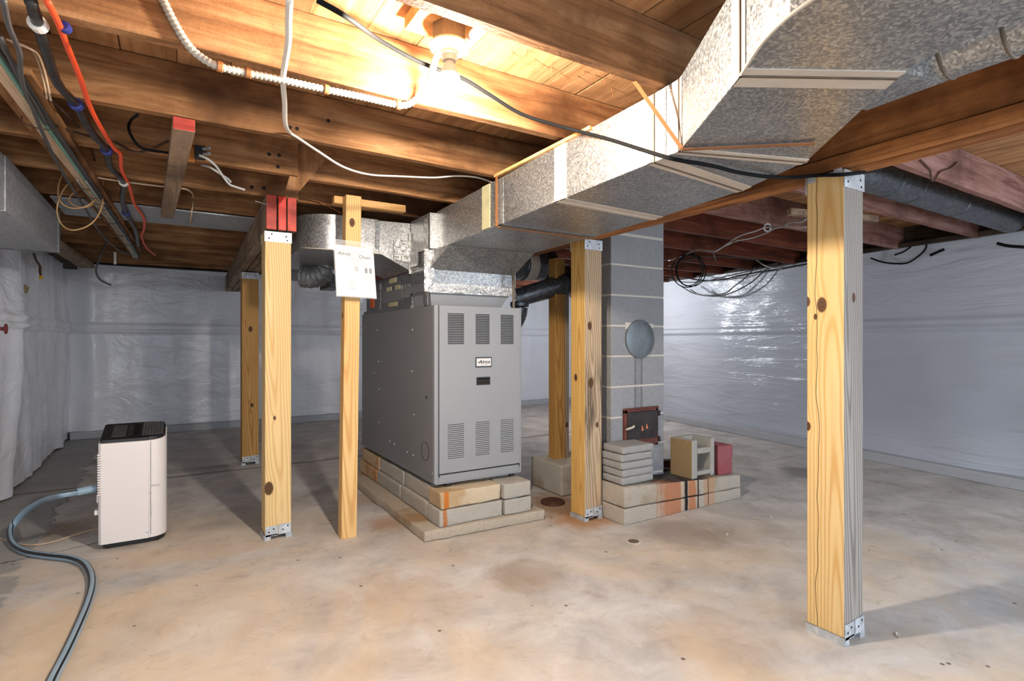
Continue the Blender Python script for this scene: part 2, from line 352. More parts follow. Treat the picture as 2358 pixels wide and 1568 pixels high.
# ------------------------------------------------------------------ mesh toolkit
WL = {}
def smooth_path(pts, n=6):
    P = [Vector(p) for p in pts]
    if len(P) < 3: return P
    Q = [P[0]*2-P[1]] + P + [P[-1]*2-P[-2]]
    out = []
    for i in range(1, len(Q)-2):
        a, b, c, d = Q[i-1:i+3]
        for k in range(n):
            u = k/n
            out.append(0.5*((2*b)+(c-a)*u+(2*a-5*b+4*c-d)*u*u+(3*b-a-3*c+d)*u**3))
    out.append(P[-1]); return out

class MB:
    def __init__(s): s.v = []; s.f = []; s.mi = []
    def add(s, vs, fs, mi=0):
        o = len(s.v); s.v += [Vector(v) for v in vs]; s.f += [tuple(i+o for i in f) for f in fs]; s.mi += ([mi]*len(fs) if isinstance(mi, int) else list(mi)); return s
    def hexa(s, p, mi=0):
        """p: 4 bottom corners (ccw seen from above), then the 4 above them"""
        return s.add(p, [(3, 2, 1, 0), (4, 5, 6, 7), (0, 1, 5, 4), (1, 2, 6, 5), (2, 3, 7, 6), (3, 0, 4, 7)], mi)
    def box(s, x0, x1, y0, y1, z0, z1, mi=0):
        return s.hexa([(x0, y0, z0), (x1, y0, z0), (x1, y1, z0), (x0, y1, z0), (x0, y0, z1), (x1, y0, z1), (x1, y1, z1), (x0, y1, z1)], mi)
    def prism(s, poly, z0, z1, mi=0):
        """poly ccw in plan; z0, z1 numbers or lists"""
        n = len(poly); Z0 = z0 if isinstance(z0, (list, tuple)) else [z0]*n; Z1 = z1 if isinstance(z1, (list, tuple)) else [z1]*n
        vs = [(x, y, Z0[i]) for i, (x, y) in enumerate(poly)] + [(x, y, Z1[i]) for i, (x, y) in enumerate(poly)]
        return s.add(vs, [tuple(range(n-1, -1, -1)), tuple(range(n, 2*n))] + [(i, (i+1) % n, (i+1) % n+n, i+n) for i in range(n)], mi)
    def extrude(s, pts, vec, mi=0):
        n = len(pts); vec = Vector(vec)
        vs = [Vector(p) for p in pts] + [Vector(p)+vec for p in pts]
        return s.add(vs, [tuple(range(n-1, -1, -1)), tuple(range(n, 2*n))] + [(i, (i+1) % n, (i+1) % n+n, i+n) for i in range(n)], mi)
    def tube(s, path, r, seg=8, closed=False, mi=0, flat=1.0, stripe=None, zup=False):
        P = [Vector(p) for p in path]; n = len(P)
        R = r if isinstance(r, (list, tuple)) else [r]*n
        up = None; rings = []
        for i in range(n):
            if closed: d = P[(i+1) % n]-P[i-1]
            else: d = P[min(i+1, n-1)]-P[max(i-1, 0)]
            if d.length < 1e-9: d = Vector((0, 0, 1))
            d.normalize()
            if zup: up = Vector((0, 0, 1))
            if up is None:
                up = Vector((0, 0, 1)) if abs(d.z) < 0.9 else Vector((1, 0, 0))
            a = up-d*up.dot(d)
            if a.length < 1e-6: a = d.orthogonal()
            a.normalize(); up = a; b = d.cross(a)
            rings.append([P[i]+a*(R[i]*flat*math.cos(2*math.pi*k/seg))+b*(R[i]*math.sin(2*math.pi*k/seg)) for k in range(seg)])
        vs = [v for rg in rings for v in rg]; fs = []; ms = []
        for i in range(n if closed else n-1):
            j = (i+1) % n
            for k in range(seg):
                fs.append((i*seg+k, i*seg+(k+1) % seg, j*seg+(k+1) % seg, j*seg+k))
                ms.append(1 if stripe and k in stripe else mi)
        if not closed:
            fs += [tuple(range(seg-1, -1, -1)), tuple((n-1)*seg+k for k in range(seg))]; ms += [mi, mi]
        return s.add(vs, fs, ms)
    def cyl(s, a, b, r, seg=16, r2=None, mi=0):
        return s.tube([a, b], [r, r if r2 is None else r2], seg, mi=mi)
    def lathe(s, c, prof, axis=(0, 0, 1), seg=24, mi=0):
        ax = Vector(axis).normalized(); a = ax.orthogonal().normalized(); b = ax.cross(a); c = Vector(c)
        vs = []; n = len(prof)
        for (r, h) in prof:
            for k in range(seg):
                t = 2*math.pi*k/seg; vs.append(c+ax*h+a*(r*math.cos(t))+b*(r*math.sin(t)))
        fs = [(i*seg+k, i*seg+(k+1) % seg, (i+1)*seg+(k+1) % seg, (i+1)*seg+k) for i in range(n-1) for k in range(seg)]
        fs += [tuple(range(seg-1, -1, -1)), tuple((n-1)*seg+k for k in range(seg))]
        return s.add(vs, fs, mi)
    def build(s, name, mat, parent=None, smooth=False, bevel=0.0, seg=2, origin=None, rough=None):
        lo = Vector([min(v[i] for v in s.v) for i in range(3)]); hi = Vector([max(v[i] for v in s.v) for i in range(3)])
        c = (lo+hi)/2
        if parent is None: c.z = lo.z
        if origin is not None: c = Vector(origin)
        me = bpy.data.meshes.new(name); me.from_pydata([v-c for v in s.v], [], s.f)
        for m in (mat if isinstance(mat, (list, tuple)) else [mat]): me.materials.append(M[m] if isinstance(m, str) else m)
        me.polygons.foreach_set('material_index', s.mi)
        bm = bmesh.new(); bm.from_mesh(me); bmesh.ops.recalc_face_normals(bm, faces=bm.faces)
        if rough:
            amp, fine, off = rough
            bmesh.ops.bevel(bm, geom=[e for e in bm.edges if len(e.link_faces) == 2 and e.calc_face_angle(0) > 0.5], offset=off, segments=2, affect='EDGES', profile=0.6)
            for _ in range(6):
                long = [e for e in bm.edges if e.calc_length() > fine]
                if not long: break
                bmesh.ops.subdivide_edges(bm, edges=long, cuts=1, use_grid_fill=True)
            sd = Vector((c.x*3.7, c.y*5.1, c.z*9.3))
            for v in bm.verts:
                q = v.co*14+sd
                n_ = v.normal
                big_ = mnoise.noise(q*0.6); sm_ = mnoise.noise(q*2.6)
                v.co += n_*(amp*(0.9*big_+0.6*sm_)-amp*0.3)
            bmesh.ops.recalc_face_normals(bm, faces=bm.faces)
        bm.to_mesh(me); bm.free()
        if smooth:
            me.polygons.foreach_set('use_smooth', [True]*len(me.polygons))
        me.update()
        o = bpy.data.objects.new(name, me); COL.objects.link(o)
        if smooth and smooth != 'all':
            try: me.set_sharp_from_angle(angle=math.radians(38))
            except Exception: pass
        WL[o.name] = c.copy()
        if parent is None: o.location = c
        else: o.parent = parent; o.location = c-WL[parent.name]
        if bevel:
            bv = o.modifiers.new('bevel', 'BEVEL'); bv.width = bevel; bv.segments = seg; bv.limit_method = 'ANGLE'; bv.angle_limit = math.radians(40)
        return o

def tag(o, label=None, cat=None, group=None, kind=None):
    for k, v in (('label', label), ('category', cat), ('group', group), ('kind', kind)):
        if v: o[k] = v
    return o
def thing(name, label, cat, loc, group=None):
    o = bpy.data.objects.new(name, None); o.empty_display_size = 0.1; COL.objects.link(o); o.location = loc; WL[o.name] = Vector(loc)
    return tag(o, label, cat, group)
def struct(name, mb, mat, **kw):
    return tag(mb.build(name, mat, None, **kw), kind='structure')
def box(name, mat, x0, x1, y0, y1, z0, z1, parent=None, bevel=0.0):
    return MB().box(x0, x1, y0, y1, z0, z1).build(name, mat, parent, bevel=bevel)
def cable(name, mat, pts, r, label, cat='cable', parent=None, n=6, seg=8, group=None, flat=1.0):
    o = MB().tube(smooth_path(pts, n), r, seg, flat=flat).build(name, mat, parent, smooth='all')
    if parent is None: tag(o, label, cat, group)
    return o
def text_mesh(name, body, mat, parent, origin, right, up, size, shear=0.0, bold=0.0, stretch=1.0):
    cu = bpy.data.curves.new(name, 'FONT'); cu.body = body; cu.size = size; cu.shear = shear; cu.offset = bold
    cu.align_x = 'CENTER'; cu.align_y = 'CENTER'
    o = bpy.data.objects.new(name, cu); COL.objects.link(o)
    dg = bpy.context.evaluated_depsgraph_get()
    src = bpy.data.meshes.new_from_object(o.evaluated_get(dg))
    R = Vector(right).normalized(); U = Vector(up).normalized(); O = Vector(origin)
    mb = MB(); mb.add([O+R*(v.co.x*stretch)+U*v.co.y for v in src.vertices], [tuple(p.vertices) for p in src.polygons])
    bpy.data.objects.remove(o); bpy.data.curves.remove(cu)
    return mb.build(name, mat, parent)
rng = random.Random(7)

# ------------------------------------------------------------------ room shell
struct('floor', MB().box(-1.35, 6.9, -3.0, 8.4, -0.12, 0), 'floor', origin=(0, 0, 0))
ceil = struct('ceiling', MB().box(-1.3, 6.7, -0.9, 8.3, 2.205, 2.26), 'darkwood_y')
x = -1.25
while x < 6.6:
    w = 0.178+rng.uniform(-0.012, 0.012); g = rng.uniform(0.001, 0.004) if rng.random() < 0.65 else rng.uniform(0.007, 0.012)
    dz = rng.uniform(0, 0.004)
    box('board', 'sub', x, x+w, -0.85, 8.2, 2.18+dz, 2.205, ceil)
    x += w+g
for (px, py, pz) in [(1.038,1.656,2.175),(1.077,1.618,2.175),(1.137,1.659,2.175),(1.183,1.674,2.175),(1.223,1.673,2.175),(1.279,1.693,2.175),(1.35,1.674,2.175),(1.349,1.633,2.175),(1.403,1.632,2.175),(1.456,1.628,2.175),(1.531,1.678,2.175)]:
    a = rng.uniform(0, 6.3)
    MB().cyl((px, py, pz+0.01), (px+0.006*math.cos(a), py+0.006*math.sin(a), pz-0.03), 0.0018, 6, 0.0006).build('nail', 'brown', ceil)

def fold(u, v, seed, amp, vert):
    n = mnoise.noise(Vector((u*1.1+seed, v*0.8, seed)))*amp
    n += mnoise.noise(Vector((u*4.0*vert+seed, v*1.3, 3.1+seed)))*amp*0.45
    n += mnoise.noise(Vector((u*3.0+seed*2, v*5.0, 9.7)))*amp*0.22
    return n
def sheet(name, p0, p1, z0, z1, inward, seed, amp=0.03, vert=1.0, seam=1.235, lines=(), bot=0.0):
    """blanket wall of white sheeting between two plan points"""
    p0 = Vector(p0); p1 = Vector(p1); L = (p1-p0).length; d = (p1-p0)/L; nrm = Vector(inward).normalized()
    nu = int(L/0.055); nv = 100; vs = []; fs = []
    for j in range(nv+1):
        v = z0+(z1-z0)*j/nv
        for i in range(nu+1):
            u = L*i/nu
            b = fold(u, v, seed, amp, vert)
            if seam:
                k = (v-seam)
                b += 0.035*max(0, 1-abs(k-0.012)/0.03)+0.03*max(0, 1-abs(k-0.075)/0.03)
                b += 0.02 if v > seam else 0.0
            for (uu, ww, aa) in lines: b += aa*math.exp(-((u-uu)/ww)**2)
            edge = min(1.0, u/0.08, (L-u)/0.08)
            b *= max(0.1, edge)
            if v < z0+0.05: b += bot*mnoise.noise(Vector((u*6, seed, 1)))
            q = p0+d*u+nrm*b
            vs.append((q.x, q.y, v+(0.02*mnoise.noise(Vector((u*5, seed, 4))) if j == 0 else 0)))
    W = nu+1
    fs = [(j*W+i, j*W+i+1, (j+1)*W+i+1, (j+1)*W+i) for j in range(nv) for i in range(nu)]
    base = len(vs)
    back = [p0-nrm*0.15, p1-nrm*0.15]
    mb = MB().add(vs, fs)
    mb.add([(back[0].x, back[0].y, 0), (back[1].x, back[1].y, 0), (back[1].x, back[1].y, 2.2), (back[0].x, back[0].y, 2.2)], [(0, 1, 2, 3)])
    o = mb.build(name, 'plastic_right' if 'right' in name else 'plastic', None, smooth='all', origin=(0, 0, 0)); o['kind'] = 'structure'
    return o
sheet('wall_left', (-1.02, -2.5), (-1.02, 8.2), 0.02, 1.97, (1, 0), 3.0, 0.05, 1.6, 1.24, lines=[(9.9, 0.10, 0.05), (8.6, 0.05, -0.02), (7.75, 0.12, 0.06)])
sheet('wall_back', (-1.2, 8.02), (6.6, 8.02), 0.08, 2.03, (0, -1), 11.0, 0.045, 1.8, 1.24, lines=[(0.40, 0.10, 0.06)])
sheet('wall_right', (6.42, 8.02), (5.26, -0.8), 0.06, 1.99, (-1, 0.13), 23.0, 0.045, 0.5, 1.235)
# footing ledges and sills
MB_ = MB().prism([(5.245-0.10, -0.8), (5.40, -0.8), (6.58, 8.02), (6.42-0.10, 8.02)], 0, 0.085)
struct('baseboard_right', MB_, 'ledge', bevel=0.008)
struct('baseboard_back', MB().box(-1.0, 6.32, 7.93, 8.1, 0, 0.085), 'ledge', bevel=0.008)
struct('trim_1', MB().box(-1.1, 6.5, 7.93, 8.10, 2.03, 2.065), 'darkwood')
struct('trim_2', MB().box(-1.1, 6.5, 7.98, 8.12, 2.065, 2.18), 'lightgrey')
struct('trim_3', MB().prism([(5.19, -0.8), (5.4, -0.8), (6.56, 8.0), (6.35, 8.0)], 1.985, 2.02), 'darkwood_y')
struct('trim_4', MB().box(-1.12, -0.93, -0.8, 7.93, 1.955, 1.985), 'darkwood_y')
struct('trim_5', MB().prism([(5.30, -0.8), (5.42, -0.8), (6.58, 8.0), (6.46, 8.0)], 2.02, 2.18), 'darkwood_y')
struct('trim_6', MB().box(-1.16, -1.04, -0.8, 8.0, 1.985, 2.18), 'darkwood_y')

# ------------------------------------------------------------------ joists
ORD = ['first', 'second', 'third', 'fourth', 'fifth', 'sixth', 'seventh', 'eighth', 'ninth', 'tenth', 'eleventh', 'twelfth', 'thirteenth']
JY = [1.29, 1.845, 2.43, 2.975, 3.48, 4.05, 4.575, 4.975, 5.453, 5.943, 6.40, 6.85, 7.30]
def joist(x0, x1, yf, mat, label, z0=1.98, th=0.042):
    n = max(4, int((x1-x0)/0.22)); pl = []; 
    for i in range(n+1):
        xx = x0+(x1-x0)*i/n
        w = 0.004*mnoise.noise(Vector((xx*2.3, yf*7, 0.5))); zz = z0+0.006*mnoise.noise(Vector((xx*1.7, yf*5, 8.5)))
        pl.append((xx, yf-th+w, yf+w, zz))
    vs = []; fs = []
    for (xx, ya, yb, zz) in pl: vs += [(xx, ya, zz), (xx, yb, zz), (xx, yb, 2.18), (xx, ya, 2.18)]
    for i in range(n):
        a = i*4; b = a+4
        for k in range(4): fs.append((a+k, a+(k+1) % 4, b+(k+1) % 4, b+k))
    fs += [(0, 1, 2, 3), (n*4+3, n*4+2, n*4+1, n*4)]
    o = MB().add(vs, fs).build('joist', mat, None, bevel=0.0025, seg=1)
    return tag(o, label, 'joist', 'floor joists overhead')
extra = {0: 'nearest the camera, beyond it the lit bulb', 1: 'lit behind the bulb, white conduit along it', 2: 'the white cable is fixed to it'}
JO = {}
for i, yf in enumerate(JY):
    if i < 3:
        JO[i] = joist(-1.1, 2.28, yf, 'old_x', '%s brown ceiling joist from the camera, %s' % (ORD[i], extra[i]))
    else:
        JO[i] = joist(-1.1, 0.545 if i == 3 else 0.64, yf, 'old_x', '%s brown ceiling joist from the camera, left of the triple beam' % ORD[i])
        if i < 7:
            joist(0.47 if i > 3 else 0.60, 2.28, yf+0.045, 'old_x', '%s brown ceiling joist from the camera, between triple beam and duct' % ORD[i])
        else:
            joist(0.5, 2.28, yf+0.045, 'old_x', '%s brown ceiling joist from the camera, high behind the furnace' % ORD[i])
RY = [1.245, 1.77, 2.37, 2.88, 3.42, 3.98, 4.45, 4.95, 5.45, 5.95, 6.45, 6.95, 7.45]
for i, yf in enumerate(RY):
    joist(2.10, 5.30+0.131*(yf+0.8), yf, 'red_joist' if i < 3 else 'barn', '%s reddish joist from the camera, right of the main beam' % ORD[i])
def dots(o, pts, r):
    for (x, y, z) in pts:
        MB().cyl((x, y-0.0004, z), (x, y+0.012, z), r, 12).build('hole', 'hole', o)
dots(JO[2], [(0.438,2.388,2.021),(0.411,2.388,2.021),(0.565,2.388,2.081)], 0.008)
dots(JO[3], [(0.407,2.932,2.067),(0.453,2.932,2.071),(0.447,2.932,2.012)], 0.009)
dots(JO[4], [(0.385,3.437,2.021),(0.449,3.437,2.025)], 0.011)
tag(MB().extrude([(0.551,2.955,2.154),(0.721,2.955,2.143),(0.555,2.955,1.911),(0.488,2.955,1.91)], (0, 0.04, 0)).build('knee_brace', 'old_z'), 'diagonal wooden knee brace above the red ended triple beam', 'brace')

# ------------------------------------------------------------------ triple beam, main beam
def skew(x, y): return x+0.028*(y-3.37)
tb = thing('triple_beam', 'built-up beam of three planks with red painted ends on two posts', 'beam', (0.54, 3.37, 1.775))
for k, (xa, xb, top, m) in enumerate(((0.452, 0.508, 1.975, 'redpaint'), (0.516, 0.560, 1.975, 'redbright'), (0.566, 0.616, 1.975, 'redpaint'))):
    zb = 1.778
    mb = MB().hexa([(xa, 3.37, zb), (xb, 3.37, zb), (skew(xb, 7.95), 7.95, zb), (skew(xa, 7.95), 7.95, zb), (xa, 3.37, top), (xb, 3.37, top), (skew(xb, 7.95), 7.95, top), (skew(xa, 7.95), 7.95, top)], [0, 0, 1, 0, 0, 0])
    o = mb.build('plank', ['greywood_y', m], tb, bevel=0.004)
    if k == 1: o['label'] = 'plank with the brightest red end'
mbeam = thing('main_beam', 'rough brown main beam running over the right hand posts beside the duct', 'beam', (2.2, 1.2, 1.78))
def bx(y): return 2.105+0.035*(y-1.06)
def ply(name, xa, xb, z0, z1, m, y0=-0.6, y1=3.9):
    n = 24; vs = []; fs = []
    for i in range(n+1):
        y = y0+(y1-y0)*i/n; w = 0.005*mnoise.noise(Vector((xa*9, y*2.1, 4)))
        vs += [(bx(y)+xa+w, y, z0+w), (bx(y)+xb+w, y, z0+w), (bx(y)+xb, y, z1), (bx(y)+xa, y, z1)]
    for i in range(n):
        a = i*4; b = a+4
        for k in range(4): fs.append((a+k, a+(k+1) % 4, b+(k+1) % 4, b+k))
    fs += [(0, 1, 2, 3), (n*4+3, n*4+2, n*4+1, n*4)]
    return MB().add(vs, fs).build(name, m, mbeam, bevel=0.003, seg=1)
ply('plank', 0.0, 0.046, 1.785, 1.832, 'brown_beam'); ply('plank', 0.012, 0.05, 1.838, 1.975, 'brown_beam')
ply('plank', 0.05, 0.098, 1.78, 1.975, 'brown_beam'); ply('plank', 0.1, 0.148, 1.784, 1.975, 'brown_beam')
tag(box('wood_block', 'old_y', 2.02, 2.10, 0.42, 0.50, 1.90, 1.978, bevel=0.003), 'short orange brown block beside the main beam under the round duct', 'block')

# ------------------------------------------------------------------ posts
def bracket_holes(par, pts, nrm):
    for p in pts:
        p = Vector(p); n = Vector(nrm)
        MB().cyl(p-n*0.001, p+n*0.0006, 0.0045, 8).build('nail_hole', 'hole', par)
def post(label, x0, x1, y0, y1, zt, mats, base=True, cap=None, z0=0.0, lean=(0, 0), tabs=False, name='wooden_post'):
    t = thing(name, label, 'post', ((x0+x1)/2, (y0+y1)/2, z0))
    zb = z0+(0.03 if base else 0.0)
    lx, ly = lean
    p = [(x0, y0, zb), (x1, y0, zb), (x1, y1, zb), (x0, y1, zb), (x0+lx, y0+ly, zt), (x1+lx, y0+ly, zt), (x1+lx, y1+ly, zt), (x0+lx, y1+ly, zt)]
    MB().hexa(p, [0, 0, 1, 0, 0, 0]).build('timber', mats, t, bevel=0.003)
    if base:
        b = MB()
        b.box(x0-0.004, x1+0.004, y0-0.004, y1+0.004, z0+0.024, z0+0.03)
        for (ya, yb) in ((y0-0.004, y0+0.02), (y1-0.02, y1+0.004)):
            b.box(x0-0.003, x0+0.03, ya, yb, z0, z0+0.024); b.box(x1-0.03, x1+0.003, ya, yb, z0, z0+0.024)
        b.box(x0-0.005, x0-0.002, y0-0.004, y1+0.004, z0, z0+0.03); b.box(x1+0.002, x1+0.005, y0-0.004, y1+0.004, z0, z0+0.03)
        bb = b.build('base_bracket', 'bracket', t)
        xm = (x0+x1)/2
        MB().box(x0+0.002, xm-0.003, y0-0.004, y0-0.001, z0+0.02, z0+0.078).build('flange', 'bracket', bb)
        MB().box(xm+0.001, x1-0.002, y0-0.005, y0-0.001, z0+0.028, z0+0.082).build('flange', 'bracket', bb)
        bracket_holes(bb, [(x0+0.02, y0-0.0045, z0+0.045), (x0+0.045, y0-0.0045, z0+0.06), (xm+0.025, y0-0.0055, z0+0.05), (x1-0.02, y0-0.0055, z0+0.068)], (0, -1, 0))
    if cap:
        c = MB(); h = cap
        c.box(x0+lx-0.003, x1+lx+0.003, y0+ly-0.004, y0+ly-0.0005, zt-h, zt+0.004)
        c.box(x0+lx-0.003, x1+lx+0.003, y1+ly+0.0005, y1+ly+0.004, zt-h, zt+0.004)
        c.box(x0+lx-0.003, x1+lx+0.003, y0+ly, y1+ly, zt+0.0005, zt+0.003)
        if tabs:
            for yy in (y0+0.006, y1-0.034):
                c.box(x0+lx-0.006, x0+lx-0.002, yy, yy+0.028, zt-0.02, zt+0.055)
        cc = c.build('cap_bracket', 'bracket', t)
        bracket_holes(cc, [(x0+lx+0.02, y0+ly-0.0045, zt-h*0.65), (x0+lx+0.035, y0+ly-0.0045, zt-h*0.2), (x1+lx-0.028, y0+ly-0.0045, zt-h*0.35), (x1+lx-0.022, y0+ly-0.0045, zt-h*0.75)], (0, -1, 0))
    return t
PL, PD = srgb(224, 196, 142), srgb(196, 154, 94)
pm_left = m_pine('pine_left', PL, PD, [(-0.05, -0.07, -0.60, 0.026), (-0.02, -0.07, -0.2, 0.008)], 0.05, rings=250, off=(0.02, 0.10))
pm_right_y = m_pine('pine_right', PL, srgb(200, 152, 84), [(-0.07, 0.012, 0.375, 0.020), (-0.07, 0.036, 0.33, 0.008), (-0.07, 0.066, -0.10, 0.012), (-0.07, 0.07, 0.39, 0.014)], 0.03, rings=240, off=(0.11, 0.03), crack=0.03)
pm_right_g = m_pine('pine_right_shaded_weathered', srgb(158, 148, 138), srgb(92, 84, 77), [(0.0, -0.07, 0.4, 0.013)], 0.05, weather=0.9, rings=240, off=(0.03, 0.09))  # some weathered grain; the grey of this unlit face is painted-in shade
pm_mid_y = m_pine('pine_middle', srgb(216, 176, 104), srgb(178, 126, 56), [(-0.07, 0.02, -0.0, 0.016)], 0.03, rings=240, off=(0.10, 0.02), stain=(-0.85, -0.75, srgb(120, 84, 40)))
pm_mid_g = m_pine('pine_middle_weathered', srgb(206, 176, 136), srgb(140, 108, 74), [(-0.03, -0.07, 0.33, 0.018), (-0.02, -0.07, -0.03, 0.022), (0.03, -0.07, -0.3, 0.012)], 0.06, weather=0.35, rings=200, off=(0.0, 0.09), stain=(-0.62, -0.1, srgb(62, 50, 42)))
pm_paper = m_pine('pine_slim', srgb(226, 188, 128), srgb(190, 138, 76), [(0.0, -0.045, 0.83, 0.018), (-0.045, 0.0, 0.3, 0.012)], 0.04, rings=240, off=(0.03, 0.07))
pm_back = m_pine('pine_back', srgb(206, 160, 92), srgb(150, 100, 44), [(0.0, -0.07, 0.35, 0.018), (0.01, -0.07, -0.35, 0.014)], 0.05, rings=240, off=(0.02, 0.09))
post('front left yellow wooden post holding the near red end of the triple beam', 0.445, 0.585, 3.365, 3.505, 1.76, [pm_left, pm_left], cap=0.055)
post('far left yellow wooden post under the triple beam near the back wall', 0.535, 0.675, 5.50, 5.64, 1.76, [pm_back, pm_back], cap=0.055)
post('slim yellow wooden post carrying the plastic sleeve of papers', 0.817, 0.905, 3.15, 3.225, 1.972, [pm_paper, pm_paper], base=False, lean=(0.02, -0.03))
post('tall right foreground wooden post with one yellow and one grey face', 2.122, 2.262, 1.06, 1.20, 1.775, [pm_right_y, pm_right_g], cap=0.062, tabs=True)
post('stained wooden post beside the chimney with black streaked weathered face', 2.195, 2.335, 2.65, 2.79, 1.775, [pm_mid_y, pm_mid_g], cap=0.06)
tag(MB().box(2.40, 2.80, 3.16, 3.56, 0, 0.228).build('footing_block', 'footing', smooth='all', rough=(0.004, 0.05, 0.012)), 'grey concrete footing block under the rear post behind the furnace', 'block')
pb = thing('wooden_post', 'doubled wooden post standing on the concrete footing block behind the chimney post', 'post', (2.56, 3.40, 0.225))
MB().box(2.49, 2.58, 3.355, 3.445, 0.225, 1.775).build('timber', [pm_back], pb, bevel=0.003)
MB().box(2.582, 2.625, 3.36, 3.44, 0.225, 1.74).build('timber', [m_pine('grey_stud', srgb(188, 164, 136), srgb(134, 112, 90), [(0.0, -0.04, -0.5, 0.014)], 0.03, weather=0.6)], pb, bevel=0.002)
tag(MB().prism([(0.79, 3.20), (1.225, 3.20), (1.225, 3.255), (0.79, 3.255)], 1.935, 1.978).build('header_block', 'lumber_x', bevel=0.004), 'short pale two by four block on top of the slim post', 'block')
rb = MB().hexa([(0.0, 2.385, 1.93), (0.072, 2.385, 1.93), (0.004, 4.16, 1.93), (-0.066, 4.16, 1.93), (0.0, 2.385, 1.978), (0.072, 2.385, 1.978), (0.004, 4.16, 1.978), (-0.066, 4.16, 1.978)], [0, 0, 1, 0, 0, 0])
tag(rb.build('cross_brace', ['greywood_y', 'redpaint'], bevel=0.003), 'greyed wooden stick with red end nailed across under the joists', 'lumber')

# ------------------------------------------------------------------ ductwork: supply trunk
dk = thing('supply_duct', 'long galvanized supply duct running from the furnace to the upper right', 'duct', (1.68, 2.0, 1.72))
LE = [(1.38, 3.09), (1.38, 2.31), (1.38, 1.835), (1.38, 1.30), (1.372, 1.185), (1.10, 0.772), (1.02, 0.668), (0.978, 0.585), (0.958, 0.50), (0.954, -0.5)]
RE = [(1.985, 3.09), (1.985, 2.31), (1.985, 1.86), (1.945, 1.36), (1.82, 1.03), (1.415, 0.590), (1.385, 0.545), (1.368, 0.50), (1.36, 0.45), (1.356, -0.5)]
ZB = [1.702, 1.716, 1.73, 1.744] + [1.746]*6
ZT = [z+0.232 for z in ZB]
SECT = [(0, 1), (1, 2), (2, 3), (3, 4), (4, 5), (5, 9)]
for (a, b) in SECT:
    mb = MB()
    pl = [LE[i] for i in range(a, b+1)] + [RE[i] for i in range(b, a-1, -1)]
    idx = list(range(a, b+1)) + list(range(b, a-1, -1))
    mb.prism(pl, [ZB[i] for i in idx], [ZT[i] for i in idx])
    mb.build('duct_section', 'galv', dk, bevel=0.0015, seg=1)
def joint(i, w0, w1, mat='tape'):
    """tape band on the visible left side and underside at station i, running w0 before to w1 after it"""
    def along(E, i, d):
        j = i+1 if d > 0 else i-1
        a = Vector(E[i]); b = Vector(E[j]); return a+(b-a).normalized()*abs(d)
    l0, l1 = along(LE, i, -w0), along(LE, i, w1); r0, r1 = along(RE, i, -w0), along(RE, i, w1); lm, rm = Vector(LE[i]), Vector(RE[i])
    e = 0.0025; zb = ZB[i]-e; zt = ZT[i]-0.004
    out = (lm-rm).normalized()*e
    mb = MB()
    for (p, q, s, t_) in ((l0, lm, r0, rm), (lm, l1, rm, r1)):
        P0, P1 = p+out, q+out
        mb.hexa([(P0.x, P0.y, zb), (P1.x, P1.y, zb), (q.x, q.y, zb), (p.x, p.y, zb), (P0.x, P0.y, zt), (P1.x, P1.y, zt), (q.x, q.y, zt), (p.x, p.y, zt)])
        mb.hexa([(P0.x, P0.y, zb), (s.x, s.y, zb), (t_.x, t_.y, zb), (P1.x, P1.y, zb), (P0.x, P0.y, zb+e), (s.x, s.y, zb+e), (t_.x, t_.y, zb+e), (P1.x, P1.y, zb+e)])
    b = mb.build('joint_tape', mat, dk)
    seam = MB()
    o2 = (lm-rm).normalized()*0.006; tdir = (Vector(LE[i+1])-lm).normalized()*0.0035
    A, B, C, D = lm+o2-tdir, lm+o2+tdir, lm+tdir, lm-tdir
    seam.hexa([(A.x, A.y, zb-0.003), (B.x, B.y, zb-0.003), (C.x, C.y, zb-0.003), (D.x, D.y, zb-0.003), (A.x, A.y, zt), (B.x, B.y, zt), (C.x, C.y, zt), (D.x, D.y, zt)])
    A2, B2 = rm-tdir, rm+tdir
    seam.hexa([(A.x, A.y, zb-0.003), (A2.x, A2.y, zb-0.003), (B2.x, B2.y, zb-0.003), (B.x, B.y, zb-0.003), (A.x, A.y, zb+0.001), (A2.x, A2.y, zb+0.001), (B2.x, B2.y, zb+0.001), (B.x, B.y, zb+0.001)])
    seam.build('seam', 'boxmetal' if i != 2 else 'tape', b)
joint(1, 0.03, 0.0 + 0.02, 'galv_dull'); joint(2, 0.03, 0.05); joint(3, 0.03, 0.055); joint(4, 0.03, 0.025); joint(5, 0.055, 0.03)
# curved outer hem of the elbow
hem = [(p[0]-0.004, p[1], 1.744) for p in LE[5:]]
MB().tube(smooth_path(hem[:4], 5)+[Vector(h) for h in hem[4:]], 0.004, 8).build('hem', 'tape', dk, smooth='all')
# brown hanger straps
def strap(name, pts, w, mat, par, nrm):
    mb = MB(); N = Vector(nrm).normalized()*0.002
    for a, b in zip(pts[:-1], pts[1:]):
        a = Vector(a); b = Vector(b); s = (b-a).cross(N); s = s.normalized()*(w/2)
        mb.hexa([a-s-N, a+s-N, b+s-N, b-s-N, a-s+N, a+s+N, b+s+N, b-s+N])
    return mb.build(name, mat, par)
strap('hanger_strap', [(1.374, 2.345, 1.985), (1.374, 2.345, 1.712)], 0.016, 'brown', dk, (1, 0, 0))
strap('hanger_strap', [(1.38, 2.345, 1.708), (1.98, 2.345, 1.708)], 0.016, 'brown', dk, (0, 0, 1))
strap('hanger_strap', [(1.27, 1.29, 1.99), (1.352, 1.16, 1.742)], 0.012, 'brown', dk, (1, 0.6, 0))
strap('hanger_strap', [(1.352, 1.16, 1.738), (1.655, 0.912, 1.738)], 0.016, 'brown', dk, (0, 0, 1))
MB().box(1.376, 1.381, 2.42, 2.50, 1.72, 1.945).build('yellowed_tape', 'oldtape', dk)
